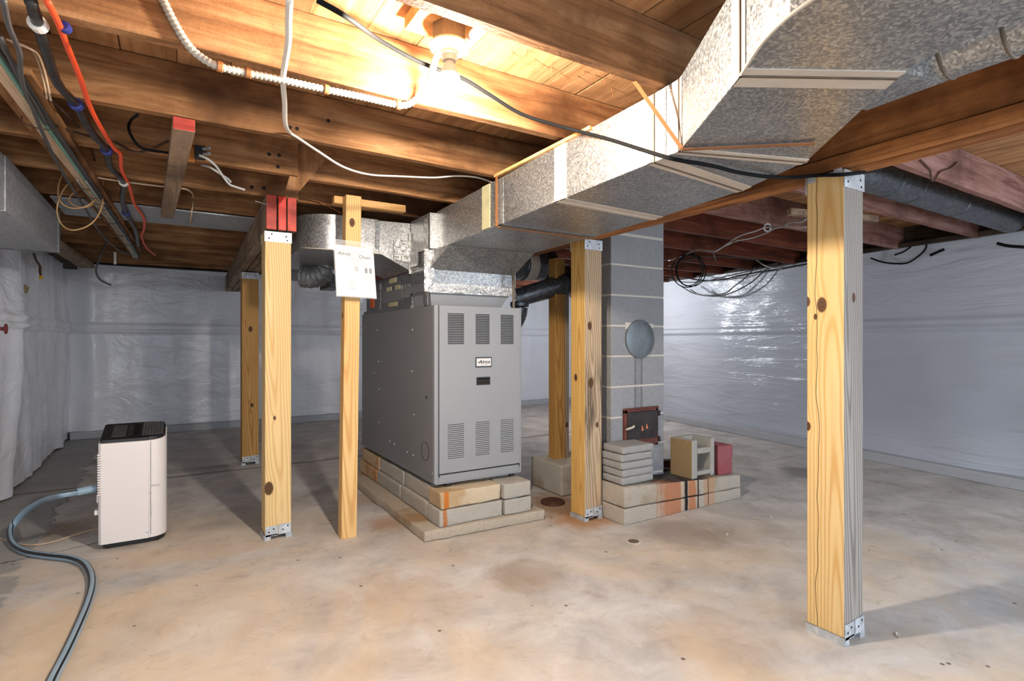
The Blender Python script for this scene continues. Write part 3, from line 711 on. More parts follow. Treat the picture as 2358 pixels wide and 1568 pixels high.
tag(MB().box(1.365, 1.40, 1.62, 2.36, 1.958, 1.972).build('furring_strip', 'lumber_x', bevel=0.002), 'thin wooden strip lying along the upper edge of the supply duct', 'strip')
# take-off boot and round branch over the right side
bmh = bmesh.new()
for q in [(1.525, 0.722, 1.747), (1.40, 0.575, 1.747), (1.525, 0.722, 1.95), (1.40, 0.575, 1.95), (1.56, 0.722, 1.75)] + [(1.578+0.0745*math.cos(a), 0.565, 1.843+0.0745*math.sin(a)) for a in [i*math.pi/10 for i in range(20)]]:
    bmh.verts.new(q)
bmesh.ops.convex_hull(bmh, input=bmh.verts)
bmh.verts.index_update()
boot = MB().add([v.co.copy() for v in bmh.verts], [tuple(v.index for v in f.verts) for f in bmh.faces]); bmh.free()
boot.build('takeoff_boot', 'galv', dk, smooth=True)
rp = MB().cyl((1.578, 0.57, 1.843), (1.570, -0.4, 1.85), 0.074, 28)
rpo = rp.build('round_branch', 'galv', dk, smooth=True)
for y in (0.548, 0.432):
    MB().lathe((1.577, y, 1.8425), [(0.0742, -0.004), (0.0768, -0.002), (0.0768, 0.002), (0.0742, 0.004)], (0, 1, 0), 28).build('bead', 'boxmetal', rpo, smooth=True)
# riser over the furnace: sloped hopper, box, neck
MB().hexa([(1.335, 3.10, 1.58), (1.955, 3.10, 1.58), (1.955, 3.40, 1.58), (1.335, 3.40, 1.58), (1.38, 2.90, 1.704), (1.985, 2.90, 1.704), (1.985, 3.40, 1.704), (1.335, 3.40, 1.704)]).build('sloped_hopper', 'galv', dk, bevel=0.0015, seg=1)
MB().prism([(1.335, 3.085), (1.985, 3.085), (1.985, 3.40), (1.335, 3.40)], 1.704, 1.925).build('riser_top', 'galv', dk, bevel=0.0015, seg=1)
pl_ = MB().box(1.335, 1.955, 3.10, 3.40, 1.475, 1.58).build('plenum_box', 'galv', dk, bevel=0.0015, seg=1)
MB().hexa([(1.365, 3.13, 1.352), (1.86, 3.13, 1.352), (1.86, 3.39, 1.352), (1.365, 3.39, 1.352), (1.34, 3.105, 1.478), (1.95, 3.105, 1.478), (1.95, 3.40, 1.478), (1.34, 3.40, 1.478)]).build('plenum_neck', 'furn', dk)
fo = MB(); fo.box(1.328, 1.962, 3.094, 3.099, 1.447, 1.50); fo.box(1.328, 1.334, 3.094, 3.40, 1.447, 1.50); fo.box(1.956, 1.962, 3.094, 3.40, 1.447, 1.62)
fo.build('foil_band', 'foil', dk, bevel=0.002)
def crumple(name, x0, x1, y0, y1, z0, z1, n=14, par=None):
    """strip of foil tape with a rumpled outer skin on the plane x=x0 or y=y0"""
    mb = MB(); vs = []; fs = []; m = 4
    for i in range(n+1):
        for j in range(m+1):
            u = i/n; v = j/m
            if abs(x1-x0) < 1e-6:
                q = (x0-0.004-abs(mnoise.noise(Vector((u*9, v*5, x0*9))))*0.008, y0+(y1-y0)*(v if abs(z1-z0) > abs(y1-y0) else u), z0+(z1-z0)*(u if abs(z1-z0) > abs(y1-y0) else v))
            else:
                q = (x0+(x1-x0)*(v if abs(z1-z0) > abs(x1-x0) else u), y0-0.004-abs(mnoise.noise(Vector((u*11, v*5, y0*7))))*0.008, z0+(z1-z0)*(u if abs(z1-z0) > abs(x1-x0) else v))
            vs.append(q)
    fs = [(i*(m+1)+j, (i+1)*(m+1)+j, (i+1)*(m+1)+j+1, i*(m+1)+j+1) for i in range(n) for j in range(m)]
    o = mb.add(vs, fs).build(name, 'foil', par); 
    so = o.modifiers.new('thick', 'SOLIDIFY'); so.thickness = 0.002
    return o
crumple('foil_tape', 1.33, 1.96, 3.098, 3.098, 1.435, 1.475, 40, dk)
crumple('foil_tape', 1.333, 1.333, 3.10, 3.155, 1.36, 1.90, 30, dk)
crumple('foil_tape', 1.30, 1.365, 3.096, 3.096, 1.44, 1.70, 16, dk)
crumple('foil_tape', 1.333, 1.333, 3.26, 3.40, 1.62, 1.72, 16, dk)

# big round branch and flue behind the furnace
bp = thing('round_branch_duct', 'large dark round branch duct behind the furnace top right', 'duct', (2.3, 3.75, 1.6))
MB().tube([(1.96, 3.72, 1.745), (2.10, 3.72, 1.75), (2.66, 3.72, 1.762)], 0.122, 32).build('pipe', 'pipe', bp, smooth=True)
for xx in (2.14, 2.42): MB().lathe((xx, 3.72, 1.754), [(0.122, -0.012), (0.126, -0.006), (0.126, 0.006), (0.122, 0.012)], (1, 0, 0.02), 32).build('bead', 'pipe', bp, smooth=True)
MB().lathe((2.47, 3.72, 1.757), [(0.1225, -0.05), (0.1245, -0.048), (0.1245, 0.05), (0.1225, 0.052)], (1, 0, 0.02), 32).build('tape_band', 'tape', bp, smooth=True)
MB().lathe((2.66, 3.72, 1.762), [(0.122, -0.04), (0.133, -0.03), (0.133, 0.04), (0.06, 0.05)], (1, 0, 0.02), 32).build('end_collar', 'black', bp, smooth=True)
fl = thing('flue_pipe', 'black sheet metal flue pipe elbowing from the furnace toward the chimney', 'pipe', (2.1, 3.6, 1.1))
pts = [(1.90, 3.55, 1.19), (2.07, 3.55, 1.20), (2.21, 3.55, 1.25), (2.265, 3.54, 1.33), (2.275, 3.53, 1.40)]
sp_ = smooth_path(pts, 3)
MB().tube(sp_, 0.066, 24).build('elbow', 'pipe', fl, smooth=True)
for k in (3, 6, 9):
    d = (sp_[k+1]-sp_[k-1]).normalized()
    MB().lathe(sp_[k], [(0.066, -0.005), (0.069, 0), (0.066, 0.005)], d, 24).build('bead', 'pipe', fl, smooth=True)
MB().lathe((2.276, 3.53, 1.41), [(0.066, -0.01), (0.074, -0.005), (0.074, 0.02), (0.066, 0.03)], (0, 0, 1), 24).build('collar', 'pipe', fl, smooth=True)
MB().tube([(2.245, 3.53, 1.465), (2.42, 3.45, 1.525), (2.62, 3.36, 1.59)], [0.070, 0.076, 0.082], 24).build('straight_run', 'pipe', fl, smooth=True)
MB().lathe((2.62, 3.36, 1.59), [(0.082, -0.01), (0.13, 0.0), (0.13, 0.03), (0.05, 0.04)], (0.9, -0.4, 0.28), 28).build('collar', 'black', fl, smooth=True)
cable('vent_tube', 'boxmetal', [(1.906, 3.03, 1.34), (1.906, 3.03, 1.46), (1.902, 3.03, 1.56), (1.908, 3.06, 1.69)], 0.009, 'thin metal tube rising from the front right corner of the furnace', 'tube')

# return duct
rd = thing('return_duct', 'galvanized return duct with curved elbow between triple beam and furnace', 'duct', (1.0, 3.6, 1.6))
arc = [(0.87-0.215*math.sin(a), 3.41+0.215*(1-math.cos(a))) for a in [i*math.pi/2/10 for i in range(11)]]
pl = [(1.12, 3.41)] + [(1.12, 3.95), (1.0, 3.95), (1.0, 4.60)] + arc[::-1]
pl = [(0.66, 4.60)] + [(p[0], p[1]) for p in arc[::-1]] + [(1.12, 3.41), (1.12, 3.95), (1.0, 3.95), (1.0, 4.60)]
MB().prism(pl, 1.70, 1.915).build('elbow_section', 'galv', rd, smooth=True)
MB().hexa([(1.12, 3.405, 1.702), (1.335, 3.405, 1.60), (1.335, 3.95, 1.60), (1.12, 3.95, 1.702), (1.12, 3.405, 1.91), (1.335, 3.405, 1.915), (1.335, 3.95, 1.915), (1.12, 3.95, 1.91)]).build('sloped_section', 'galv', rd, bevel=0.0015, seg=1)
MB().box(1.10, 1.124, 3.399, 3.404, 1.73, 1.905).build('seam', 'galv_dull', rd)
MB().hexa([(0.64, 3.404, 1.694), (1.14, 3.404, 1.694), (1.14, 3.41, 1.694), (0.64, 3.41, 1.694), (0.86, 3.402, 1.702), (1.14, 3.402, 1.702), (1.14, 3.41, 1.702), (0.86, 3.41, 1.702)]).build('hem', 'tape', rd)
MB().box(1.345, 1.94, 3.41, 4.40, 1.358, 1.60).build('plenum_box', 'galv_dull', rd, bevel=0.002, seg=1)
fz = MB().box(1.335, 1.95, 3.40, 4.44, 1.352, 1.375).build('plenum_flange', 'galv_dull', rd)
crumple('foil_tape', 1.344, 1.344, 4.02, 4.06, 1.36, 1.58, 18, rd)
crumple('foil_tape', 1.344, 1.344, 3.42, 3.60, 1.43, 1.52, 18, rd)
crumple('foil_tape', 1.32, 1.335, 3.40, 3.40, 1.58, 1.85, 18, rd)
crumple('foil_tape', 1.22, 1.335, 3.402, 3.402, 1.66, 1.80, 14, rd)
MB().box(1.341, 1.3445, 4.20, 4.29, 1.40, 1.475).build('orange_tag', 'sticker', rd)
MB().box(1.341, 1.3445, 3.44, 3.53, 1.43, 1.49).build('paper_label', 'paper', rd)
for (ya, yb, za, zb) in ((3.62, 3.72, 1.50, 1.53), (3.80, 3.90, 1.50, 1.53), (3.70, 3.84, 1.555, 1.59), (3.68, 3.86, 1.385, 1.415)):
    MB().box(1.3415, 1.3445, ya, yb, za, zb).build('tape_patch', 'oldtape', rd)
MB().box(1.3415, 1.3445, 3.56, 3.98, 1.42, 1.50).build('cover_patch', 'furn_shaded', rd)
MB().box(0.72, 1.0, 4.60, 5.30, 1.69, 1.90).build('rear_run', 'galv_dull', rd)
rb_ = MB()
fx = smooth_path([(0.98, 4.25, 1.72), (0.96, 4.25, 1.66), (0.90, 4.28, 1.625), (0.83, 4.32, 1.63)], 8)
rad = [0.085+(0.006 if i % 3 == 0 else 0.0) for i in range(len(fx))]
rb_.tube(fx, rad, 24).build('ribbed_elbow', 'galv_dull', rd, smooth=True)
MB().box(1.02, 1.13, 4.28, 4.60, 1.55, 1.70).build('drop_box', 'black', rd, bevel=0.004)

# left duct and panning
ld = thing('rectangular_duct', 'dull grey rectangular duct at the upper left edge by the left wall', 'duct', (-0.8, 3.8, 1.70))
MB().box(-0.92, -0.62, 3.19, 4.47, 1.705, 1.952).build('duct_section', 'galv_grey', ld, bevel=0.003)
MB().box(-0.92, -0.625, 2.2, 3.19, 1.71, 1.95).build('duct_section', 'galv_grey', ld, bevel=0.003)
MB().box(-0.925, -0.612, 4.45, 4.50, 1.70, 1.957).build('end_flange', 'galv_dull', ld, bevel=0.002)
tag(MB().box(-0.60, 0.505, 4.06, 4.575, 1.966, 1.976).build('joist_panning', 'galv_grey'), 'flat blue grey sheet metal panning nailed under the joists left of the triple beam', 'panel')
tag(MB().hexa([(-0.92, 4.55, 1.90), (-0.80, 4.55, 1.90), (-0.70, 7.2, 1.90), (-0.83, 7.2, 1.90), (-0.92, 4.55, 1.95), (-0.80, 4.55, 1.95), (-0.70, 7.2, 1.95), (-0.83, 7.2, 1.95)]).build('rough_plank', 'greywood_y', bevel=0.006), 'rough grey plank along the top of the left wall behind the left duct', 'plank')

# ------------------------------------------------------------------ furnace
fx0, fx1, fy0, fy1, fz0, fz1 = 1.325, 1.935, 2.985, 4.46, 0.283, 1.352
fu = thing('furnace', 'grey upright furnace cabinet on concrete blocks with louvred front', 'furnace', ((fx0+fx1)/2, (fy0+fy1)/2, 0.26))
MB().box(fx0, fx1, fy0+0.012, fy1, fz0, fz1).build('cabinet', 'furn_shaded', fu, bevel=0.004)
MB().box(fx0-0.004, fx0+0.02, fy0, fy0+0.03, fz0, fz1+0.001).build('corner_post', 'furn', fu, bevel=0.003)
MB().box(fx1-0.012, fx1+0.003, fy0, fy0+0.03, fz0, fz1+0.001).build('corner_post', 'furn', fu, bevel=0.003)
MB().box(fx0+0.02, fx1-0.012, fy0-0.002, fy0+0.02, fz0+0.002, fz0+0.048).build('bottom_rail', 'furn', fu, bevel=0.004)
MB().box(fx0+0.028, fx1-0.013, fy0+0.001, fy0+0.015, fz0+0.046, fz0+0.058).build('shadow_gap', 'black', fu)
# front door with louvre cut-outs built as a grid of panels
dx0, dx1, dz0, dz1 = fx0+0.026, fx1-0.014, fz0+0.058, fz1-0.002
def fxz(px, py):
    return None
L_top = [((1025, 722), (1059, 788)), ((1085, 722), (1117, 787)), ((1142, 723), (1173, 787))]
L_bot = [((1025, 984), (1060, 1056)), ((1085, 979), (1118, 1048)), ((1143, 973), (1174, 1040))]
xs = [(1.405, 1.515), (1.595, 1.695), (1.776, 1.874)]
zt_, zb_ = (1.115, 1.305), (0.425, 0.64)
xe = [dx0] + [v for p in xs for v in p] + [dx1]
ze = [dz0, zb_[0], zb_[1], zt_[0], zt_[1], dz1]
door = MB(); vi = {}; vs = []; fs = []
for j, z in enumerate(ze):
    for i, x_ in enumerate(xe): vi[(i, j)] = len(vs); vs.append((x_, fy0-0.006, z))
for j in range(len(ze)-1):
    for i in range(len(xe)-1):
        if i in (1, 3, 5) and j in (1, 3): continue
        fs.append((vi[(i, j)], vi[(i+1, j)], vi[(i+1, j+1)], vi[(i, j+1)]))
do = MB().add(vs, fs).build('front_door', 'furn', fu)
so = do.modifiers.new('thick', 'SOLIDIFY'); so.thickness = 0.014; so.offset = -1 
for (zr, nsl, shape) in ((zt_, 18, 'open'), (zb_, 18, 'slit')):
    for (xa, xb) in xs:
        g = MB(); h = (zr[1]-zr[0])/nsl
        for k in range(nsl):
            z = zr[0]+h*k
            if shape == 'open':
                g.hexa([(xa, fy0-0.007, z), (xb, fy0-0.007, z), (xb, fy0-0.002, z+h*0.08), (xa, fy0-0.002, z+h*0.08), (xa, fy0+0.003, z+h*0.62), (xb, fy0+0.003, z+h*0.62), (xb, fy0+0.006, z+h*0.66), (xa, fy0+0.006, z+h*0.66)])
            else:
                g.box(xa, xb, fy0-0.007, fy0+0.004, z+h*0.30, z+h)
        o = g.build('louvre_grille', 'furn', do); o['kind'] = 'stuff'
        box('louvre_recess', 'black', xa, xb, fy0+0.007, fy0+0.0115, zr[0], zr[1], do)
bd = MB().box(1.593, 1.708, fy0-0.011, fy0-0.006, 0.973, 1.036).build('badge', 'black', fu, bevel=0.004)
MB().box(1.599, 1.702, fy0-0.0125, fy0-0.010, 0.980, 1.029).build('badge_face', 'paper', bd, bevel=0.002)
text_mesh('lettering', 'Airco', 'ink', bd, (1.653, fy0-0.0135, 1.006), (1, 0, 0), (0, 0, 1), 0.031, shear=0.28, bold=0.0006, stretch=1.15)
MB().box(1.606, 1.618, fy0-0.0135, fy0-0.0125, 1.0035, 1.0065).build('dash', 'ink', bd)
MB().box(1.625, 1.675, fy0-0.0135, fy0-0.0125, 0.9875, 0.989).build('small_print', 'greyink', bd)
hd = MB().box(1.60, 1.698, fy0-0.010, fy0-0.005, 0.862, 0.912).build('handle', 'black', fu, bevel=0.003)
MB().box(1.606, 1.692, fy0-0.0125, fy0-0.010, 0.894, 0.905).build('grip_lip', 'blackrub', hd)
MB().box(1.606, 1.692, fy0-0.0115, fy0-0.010, 0.868, 0.890).build('finger_well', 'hole', hd)
for (y, z) in [(4.06, 1.22), (3.34, 1.21), (4.03, 0.98), (4.13, 0.89), (3.35, 0.94), (4.02, 0.77), (3.32, 0.66), (4.02, 0.52), (3.78, 0.415), (3.68, 0.41), (3.44, 0.395), (3.33, 0.395), (3.02, 0.34)]:
    MB().lathe((fx0, y, z), [(0.006, -0.002), (0.006, 0.002), (0.003, 0.005)], (-1, 0, 0), 8).build('screw', 'bracket', fu)
MB().lathe((fx0, 3.115, 0.79), [(0.010, -0.001), (0.010, 0.0008)], (-1, 0, 0), 14).build('knockout_hole', 'hole', fu)
MB().lathe((fx0, 3.075, 0.64), [(0.010, -0.001), (0.010, 0.0015), (0.008, 0.002)], (-1, 0, 0), 14).build('knockout', 'furn_shaded', fu)
ko = MB().tube([(fx0-0.0006, 3.135+0.058*math.cos(a), 0.455+0.058*math.sin(a)) for a in [i*2*math.pi/40 for i in range(40)]], 0.0015, 6, closed=True)
ko.build('knockout_ring', 'black', fu)
MB().box(fx0-0.006, fx0+0.002, fy0+0.02, fy1, fz0-0.001, fz0+0.018).build('base_flange', 'furn_shaded', fu)
MB().box(fx0+0.004, fx1-0.004, fy0-0.0035, fy0+0.01, fz0-0.004, fz0+0.004).build('base_lip', 'furn', fu)
for (x_, y) in ((1.40, 2.99), (1.86, 3.0), (1.40, 4.40), (1.86, 4.40)):
    MB().box(x_, x_+0.035, y, y+0.02, 0.258, 0.286).build('foot', 'black', fu, bevel=0.003)
for x_ in (fx0+0.022, fx1-0.02): MB().box(x_, x_+0.006, fy0-0.0035, fy0-0.001, fz0+0.036, fz0+0.056).build('rail_slot', 'black', fu)

# blocks and slab under it
sl = MB(); n = 18
pl = []
def wob(a, b, n, amp, seed):
    out = []
    for i in range(n):
        u = i/n; p = Vector(a).lerp(Vector(b), u); d = (Vector(b)-Vector(a)).normalized(); nn = Vector((-d.y, d.x))
        out.append(tuple(p+nn*amp*mnoise.noise(Vector((u*9, seed, 0)))))
    return out
pl = wob((1.20, 2.85), (2.01, 2.82), 12, 0.018, 1) + wob((2.01, 2.82), (2.02, 4.62), 10, 0.015, 2) + wob((2.02, 4.62), (1.20, 4.62), 6, 0.015, 3) + wob((1.20, 4.62), (1.20, 2.85), 22, 0.016, 4)
tag(MB().prism(pl, 0, 0.062).build('furnace_pad', 'slab', smooth='all', rough=(0.005, 0.05, 0.01)), 'low rough concrete slab on the floor under the furnace blocks', 'slab')
def block(x0, x1, y0, y1, z0, z1, mat, label, name='concrete_block', bevel=0.008):
    j = lambda: rng.uniform(-0.003, 0.003)
    p = [(x0+j(), y0+j(), z0), (x1+j(), y0+j(), z0), (x1+j(), y1+j(), z0), (x0+j(), y1+j(), z0), (x0+j(), y0+j(), z1), (x1+j(), y0+j(), z1), (x1+j(), y1+j(), z1), (x0+j(), y1+j(), z1)]
    return tag(MB().hexa(p).build(name, mat, None, smooth='all', rough=(0.0045, 0.03, bevel)), label, 'block', 'blocks under the furnace')
block(1.298, 1.722, 2.865, 3.055, 0.062, 0.158, 'blk_streak', 'long grey block, lower front course under the furnace, rust streaked at left end')
block(1.730, 1.928, 2.853, 3.05, 0.062, 0.158, 'blk', 'short grey block, lower course under the right front furnace corner')
block(1.312, 1.715, 2.875, 3.055, 0.160, 0.256, 'blk_tan', 'long tan block with orange rust streak, upper front course under the furnace')
block(1.722, 1.925, 2.848, 3.05, 0.160, 0.256, 'blk', 'short pale block, upper course under the right front furnace corner', bevel=0.012)
ys = [3.07, 3.47, 3.87, 4.27]; nm = ['nearest the front corner', 'second from the front corner', 'at the rear end with rust']
ylow = [3.07, 3.52, 4.02, 4.47]; yup = [3.065, 3.50, 4.0, 4.45]
for k in range(3):
    block(1.305, 1.495, ylow[k]+0.003, ylow[k+1]-0.003, 0.062, 0.158, 'rust_blk' if k == 2 else 'blk', 'grey lower course block on the furnace left, %s' % nm[k])
    block(1.32 if k else 1.325, 1.50, yup[k]+0.003, yup[k+1]-0.003, 0.160, 0.256, 'rust_blk' if k == 2 else 'blk', 'grey upper course block on the furnace left, %s' % nm[k])
def rust_streak(x, y, z0, z1):
    return None

# ------------------------------------------------------------------ chimney
cx0, cx1, cy0, cy1 = 2.449, 2.945, 2.687, 3.09
ch = thing('chimney', 'grey concrete block chimney rising from the floor to the joists', 'chimney', ((cx0+cx1)/2, (cy0+cy1)/2, 0))
zj = [1.849-0.2035*k for k in range(10)]
MB().box(cx0+0.003, cx1-0.003, cy0+0.003, cy1-0.003, 0.0, 1.976).build('mortar_core', 'mortar', ch)
for k in range(len(zj)):
    z1_ = zj[k]-0.006; z0_ = max(0.0, (zj[k+1] if k+1 < len(zj) else -0.1)+0.006)
    if z1_-z0_ > 0.02: MB().box(cx0, cx1, cy0, cy1, z0_, z1_).build('block', 'cmu_stained' if 0.6 < z0_ < 1.0 else 'cmu', ch, bevel=0.004)
MB().box(cx0, cx1, cy0, cy1, 1.861, 1.977).build('block', 'cmu', ch, bevel=0.004)
fc = MB().lathe((2.705, cy0, 1.150), [(0.128, 0.0), (0.131, 0.004), (0.131, 0.012), (0.126, 0.014), (0.06, 0.018)], (0, -1, 0), 40).build('flue_cover', 'cover', ch, smooth=True)
MB().box(2.575, 2.665, cy0-0.003, cy0+0.002, 1.218, 1.262).build('mortar_smear', 'mortar', ch, bevel=0.003)
MB().box(2.76, 2.84, cy0-0.003, cy0+0.002, 1.228, 1.256).build('mortar_smear', 'mortar', ch, bevel=0.003)
ds = MB()
dz0, dz1, dxa, dxb = 0.415, 0.672, 2.553, 2.872
for (a, b, c, d) in ((dxa, dxb, dz1-0.022, dz1), (dxa, dxb, dz0, dz0+0.022), (dxa, dxa+0.03, dz0, dz1), (dxb-0.022, dxb, dz0, dz1)): ds.box(a, b, cy0-0.016, cy0+0.004, c, d)
df = ds.build('cleanout_frame', 'ironrust', ch, bevel=0.003)
cd = MB().box(dxa+0.026, dxb-0.012, cy0-0.026, cy0-0.008, dz0+0.012, dz1-0.014).build('cleanout_door', 'iron', ch, bevel=0.006, seg=3)
for (x_, z_, w_) in ((2.70, 0.525, 0.022), (2.742, 0.535, 0.02)):
    MB().extrude([(x_, cy0-0.027, z_), (x_+w_, cy0-0.027, z_+0.004), (x_+w_*0.7, cy0-0.027, z_+0.022), (x_+w_*0.2, cy0-0.027, z_+0.04), (x_+w_*0.1, cy0-0.027, z_+0.018)], (0, 0.0008, 0)).build('rust_flake', 'rustorange', cd)
MB().box(dxa+0.03, dxb-0.016, cy0-0.0268, cy0-0.0255, dz0+0.016, dz0+0.055).build('rust_edge', 'ironrust', cd)
MB().tube(smooth_path([(dxa+0.012, cy0-0.02, 0.545), (dxa+0.018, cy0-0.042, 0.555), (dxa+0.05, cy0-0.045, 0.562), (dxa+0.062, cy0-0.04, 0.568)], 4), 0.008, 8).build('latch', 'tape', cd, smooth='all')
for z_ in (0.635, 0.455): MB().cyl((dxb+0.004, cy0-0.022, z_-0.018), (dxb+0.004, cy0-0.022, z_+0.018), 0.009, 10).build('hinge', 'iron', cd)
MB().box(dxa-0.002, dxb+0.004, cy0-0.02, cy0-0.004, dz1, dz1+0.012).build('door_hood', 'ironrust', ch, bevel=0.003)
tag(MB().cyl((3.075, 2.86, 1.70), (3.075, 2.86, 1.975), 0.035, 16).build('metal_collar', 'galv', smooth=True), 'short grey metal sleeve hanging at the right of the chimney top', 'pipe')

# hearth slab
hz = lambda x: 0.236-0.068*(x-2.352)/1.14
hp = [(2.352, 2.462), (3.49, 2.455), (3.46, 2.95), (2.352, 3.02)]
hp = wob((2.352, 2.462), (3.49, 2.457), 16, 0.010, 7) + wob((3.49, 2.457), (3.47, 2.72), 5, 0.016, 8) + [(3.47, 2.72), (2.96, 2.86), (2.352, 2.86)]
he = thing('hearth_slab', 'stained concrete slab of two courses in front of the chimney with rust streaks', 'slab', (2.92, 2.66, 0))
zl = [hz(p[0])*0.45 for p in hp]
MB().prism(hp, 0.0, [z-0.003 for z in zl]).build('lower_course', 'hearth', he, smooth='all', rough=(0.004, 0.04, 0.006))
MB().prism(hp, zl, [hz(p[0]) for p in hp]).build('upper_course', 'hearth', he, smooth='all', rough=(0.004, 0.04, 0.009))

# five pavers
pz = 0.237
ofs = [(0, 0, 0), (0.004, 0.002, 1), (-0.003, 0.0, -1), (-0.006, 0.003, 0.6), (0.012, 0.004, -0.6)]
nmz = ['bottom', 'second from the bottom', 'middle', 'second from the top', 'topmost']
for k, (ox, oy, ro) in enumerate(ofs):
    a = math.radians(ro); c_, s_ = math.cos(a), math.sin(a); ccx, ccy = 2.50+ox, 2.588+oy
    hw, hd_ = 0.136, 0.098
    q = [(ccx+u*c_-w*s_, ccy+u*s_+w*c_) for (u, w) in ((-hw, -hd_), (hw, -hd_), (hw, hd_), (-hw, hd_))]
    z = pz+0.0475*k
    o = MB().prism(q, z, z+0.0475).build('paver', 'paver', None, smooth='all', rough=(0.003, 0.025, 0.013))
    tag(o, 'grey concrete paver, %s of the stack of five on the hearth' % nmz[k], 'paver', 'stacked pavers on the hearth')

# cinder block: H-shaped front with a square core hole
X0, X1, Y0, Y1 = 2.985, 3.222, 2.475, 2.665; Z0 = 0.196; Z1 = Z0+0.262
cb = MB()
cb.box(X0, X0+0.058, Y0, Y1, Z0, Z1, [0, 0, 0, 0, 0, 1])
cb.box(X1-0.042, X1, Y0, Y1, Z0+0.004, Z1)
cb.box(X0+0.058, X1-0.042, Y0, Y1, Z0+0.018, Z0+0.047)
cb.box(X0+0.058, X1-0.042, Y0, Y1, Z0+0.165, Z0+0.205)
cb.box(X0+0.058, X1-0.042, Y1-0.04, Y1, Z0+0.205, Z1)
cb.box(X0+0.058, X1-0.042, Y1-0.03, Y1, Z0+0.047, Z0+0.165)
tag(cb.build('cinder_block', ['cinder', 'cinder_side'], bevel=0.006), 'hollow grey cinder block with square core hole standing on the hearth', 'block')
rx0, rx1, ry0, ry1 = 3.285, 3.445, 2.49, 2.70
tag(MB().hexa([(rx0, ry0, 0.178), (rx1, ry0, 0.172), (rx1+0.02, ry1, 0.172), (rx0+0.02, ry1, 0.178), (rx0, ry0, 0.392), (rx1, ry0, 0.386), (rx1+0.02, ry1, 0.386), (rx0+0.02, ry1, 0.392)]).build('red_block', 'redblock', smooth='all', rough=(0.005, 0.025, 0.012)), 'chipped dark red painted block at the right end of the hearth', 'block')
tag(MB().hexa([(3.02, 2.83, 0.198), (3.22, 2.745, 0.19), (3.25, 2.80, 0.19), (3.05, 2.89, 0.198), (3.02, 2.83, 0.255), (3.22, 2.745, 0.247), (3.25, 2.80, 0.247), (3.05, 2.89, 0.255)]).build('brick', 'barn', bevel=0.005), 'dark red brick lying on the hearth right of the chimney foot', 'brick')
ld_ = thing('floor_cover', 'round rusty brown cover on the floor between furnace and chimney post', 'cover', (2.262, 3.08, 0))
MB().lathe((2.262, 3.08, 0), [(0.085, 0), (0.085, 0.012), (0.078, 0.018), (0.06, 0.020), (0.02, 0.024)], (0, 0, 1), 32).build('lid', 'lidrust', ld_, smooth=True)
MB().tube([(2.262+0.06*math.cos(a), 3.08+0.06*math.sin(a), 0.021) for a in [i*math.pi/14 for i in range(28)]], 0.004, 6, closed=True).build('ridge', 'lidrust', ld_)
dr = thing('floor_cleanout', 'small round cleanout plug set flush in the floor before the hearth', 'drain', (2.215, 2.245, 0))
MB().lathe((2.215, 2.245, 0), [(0.042, 0), (0.042, 0.003), (0.034, 0.004), (0.033, 0.0015)], (0, 0, 1), 28).build('ring', 'tape', dr)
MB().lathe((2.215, 2.245, 0), [(0.030, 0), (0.030, 0.004), (0.01, 0.005)], (0, 0, 1), 24).build('plug', 'boxmetal', dr)

# ------------------------------------------------------------------ light fixture
lf = thing('bulb_fixture', 'porcelain lampholder with lit bare bulb on a junction box between joists', 'lamp', (0.742, 1.565, 1.93))
bc = (0.742, 1.562, 1.965)
MB().lathe(bc, [(0.004, -0.046), (0.016, -0.043), (0.027, -0.034), (0.033, -0.018), (0.034, 0.0), (0.0325, 0.010)], (0, 0, 1), 28).build('bulb_globe', 'bulb', lf, smooth='all')
MB().lathe(bc, [(0.0325, 0.0102), (0.030, 0.018), (0.022, 0.036), (0.016, 0.052), (0.0145, 0.058)], (0, 0, 1), 28).build('bulb_neck', 'ltgrey', lf, smooth='all')
MB().lathe(bc, [(0.015, 0.058), (0.0215, 0.0585), (0.023, 0.075), (0.028, 0.078), (0.028, 0.088), (0.033, 0.092), (0.060, 0.096), (0.064, 0.104), (0.060, 0.112), (0.03, 0.114)], (0, 0, 1), 32).build('lampholder', 'porcelain', lf, smooth=True)
MB().lathe((0.742, 1.566, 2.079), [(0.052, 0.0), (0.054, 0.005), (0.054, 0.055)], (0, 0, 1), 8).build('junction_box', 'boxmetal', lf, bevel=0.002)
MB().cyl((0.79, 1.52, 2.095), (0.80, 1.47, 2.105), 0.011, 10).build('conduit_connector', 'porcelain', lf)
MB().box(0.628, 0.86, 1.40, 1.655, 2.134, 2.178).build('mounting_board', 'lumber_x', lf, bevel=0.002)
# armoured conduit with ridges
cpts = [(-0.031,1.795,2.099),(-0.023,1.795,2.087),(0.002,1.795,2.035),(0.034,1.795,1.983),(0.066,1.795,1.955),(0.109,1.788,1.936),(0.178,1.795,1.939),(0.274,1.795,1.943),(0.403,1.795,1.945),(0.528,1.795,1.949),(0.631,1.79,1.948),(0.674,1.78,1.948),(0.702,1.76,1.962),(0.725,1.73,1.987),(0.731,1.69,2.017),(0.722,1.63,2.045),(0.718,1.59,2.061)]
def even(path, step):
    out = [path[0]]; acc = 0.0
    for a, b in zip(path[:-1], path[1:]):
        L = (b-a).length; d = step-acc
        while d <= L: out.append(a.lerp(b, d/L)); d += step
        acc = (acc+L) % step
    return out
cp = even(smooth_path(cpts, 16), 0.0042)
rr = [0.0118 if i % 3 < 2 else 0.0092 for i in range(len(cp))]
co = thing('armoured_conduit', 'white ribbed flexible armoured conduit running along the lit joist to the bulb', 'conduit', cpts[7])
MB().tube(cp, rr, 10).build('armour', 'conduit', co, smooth='all')
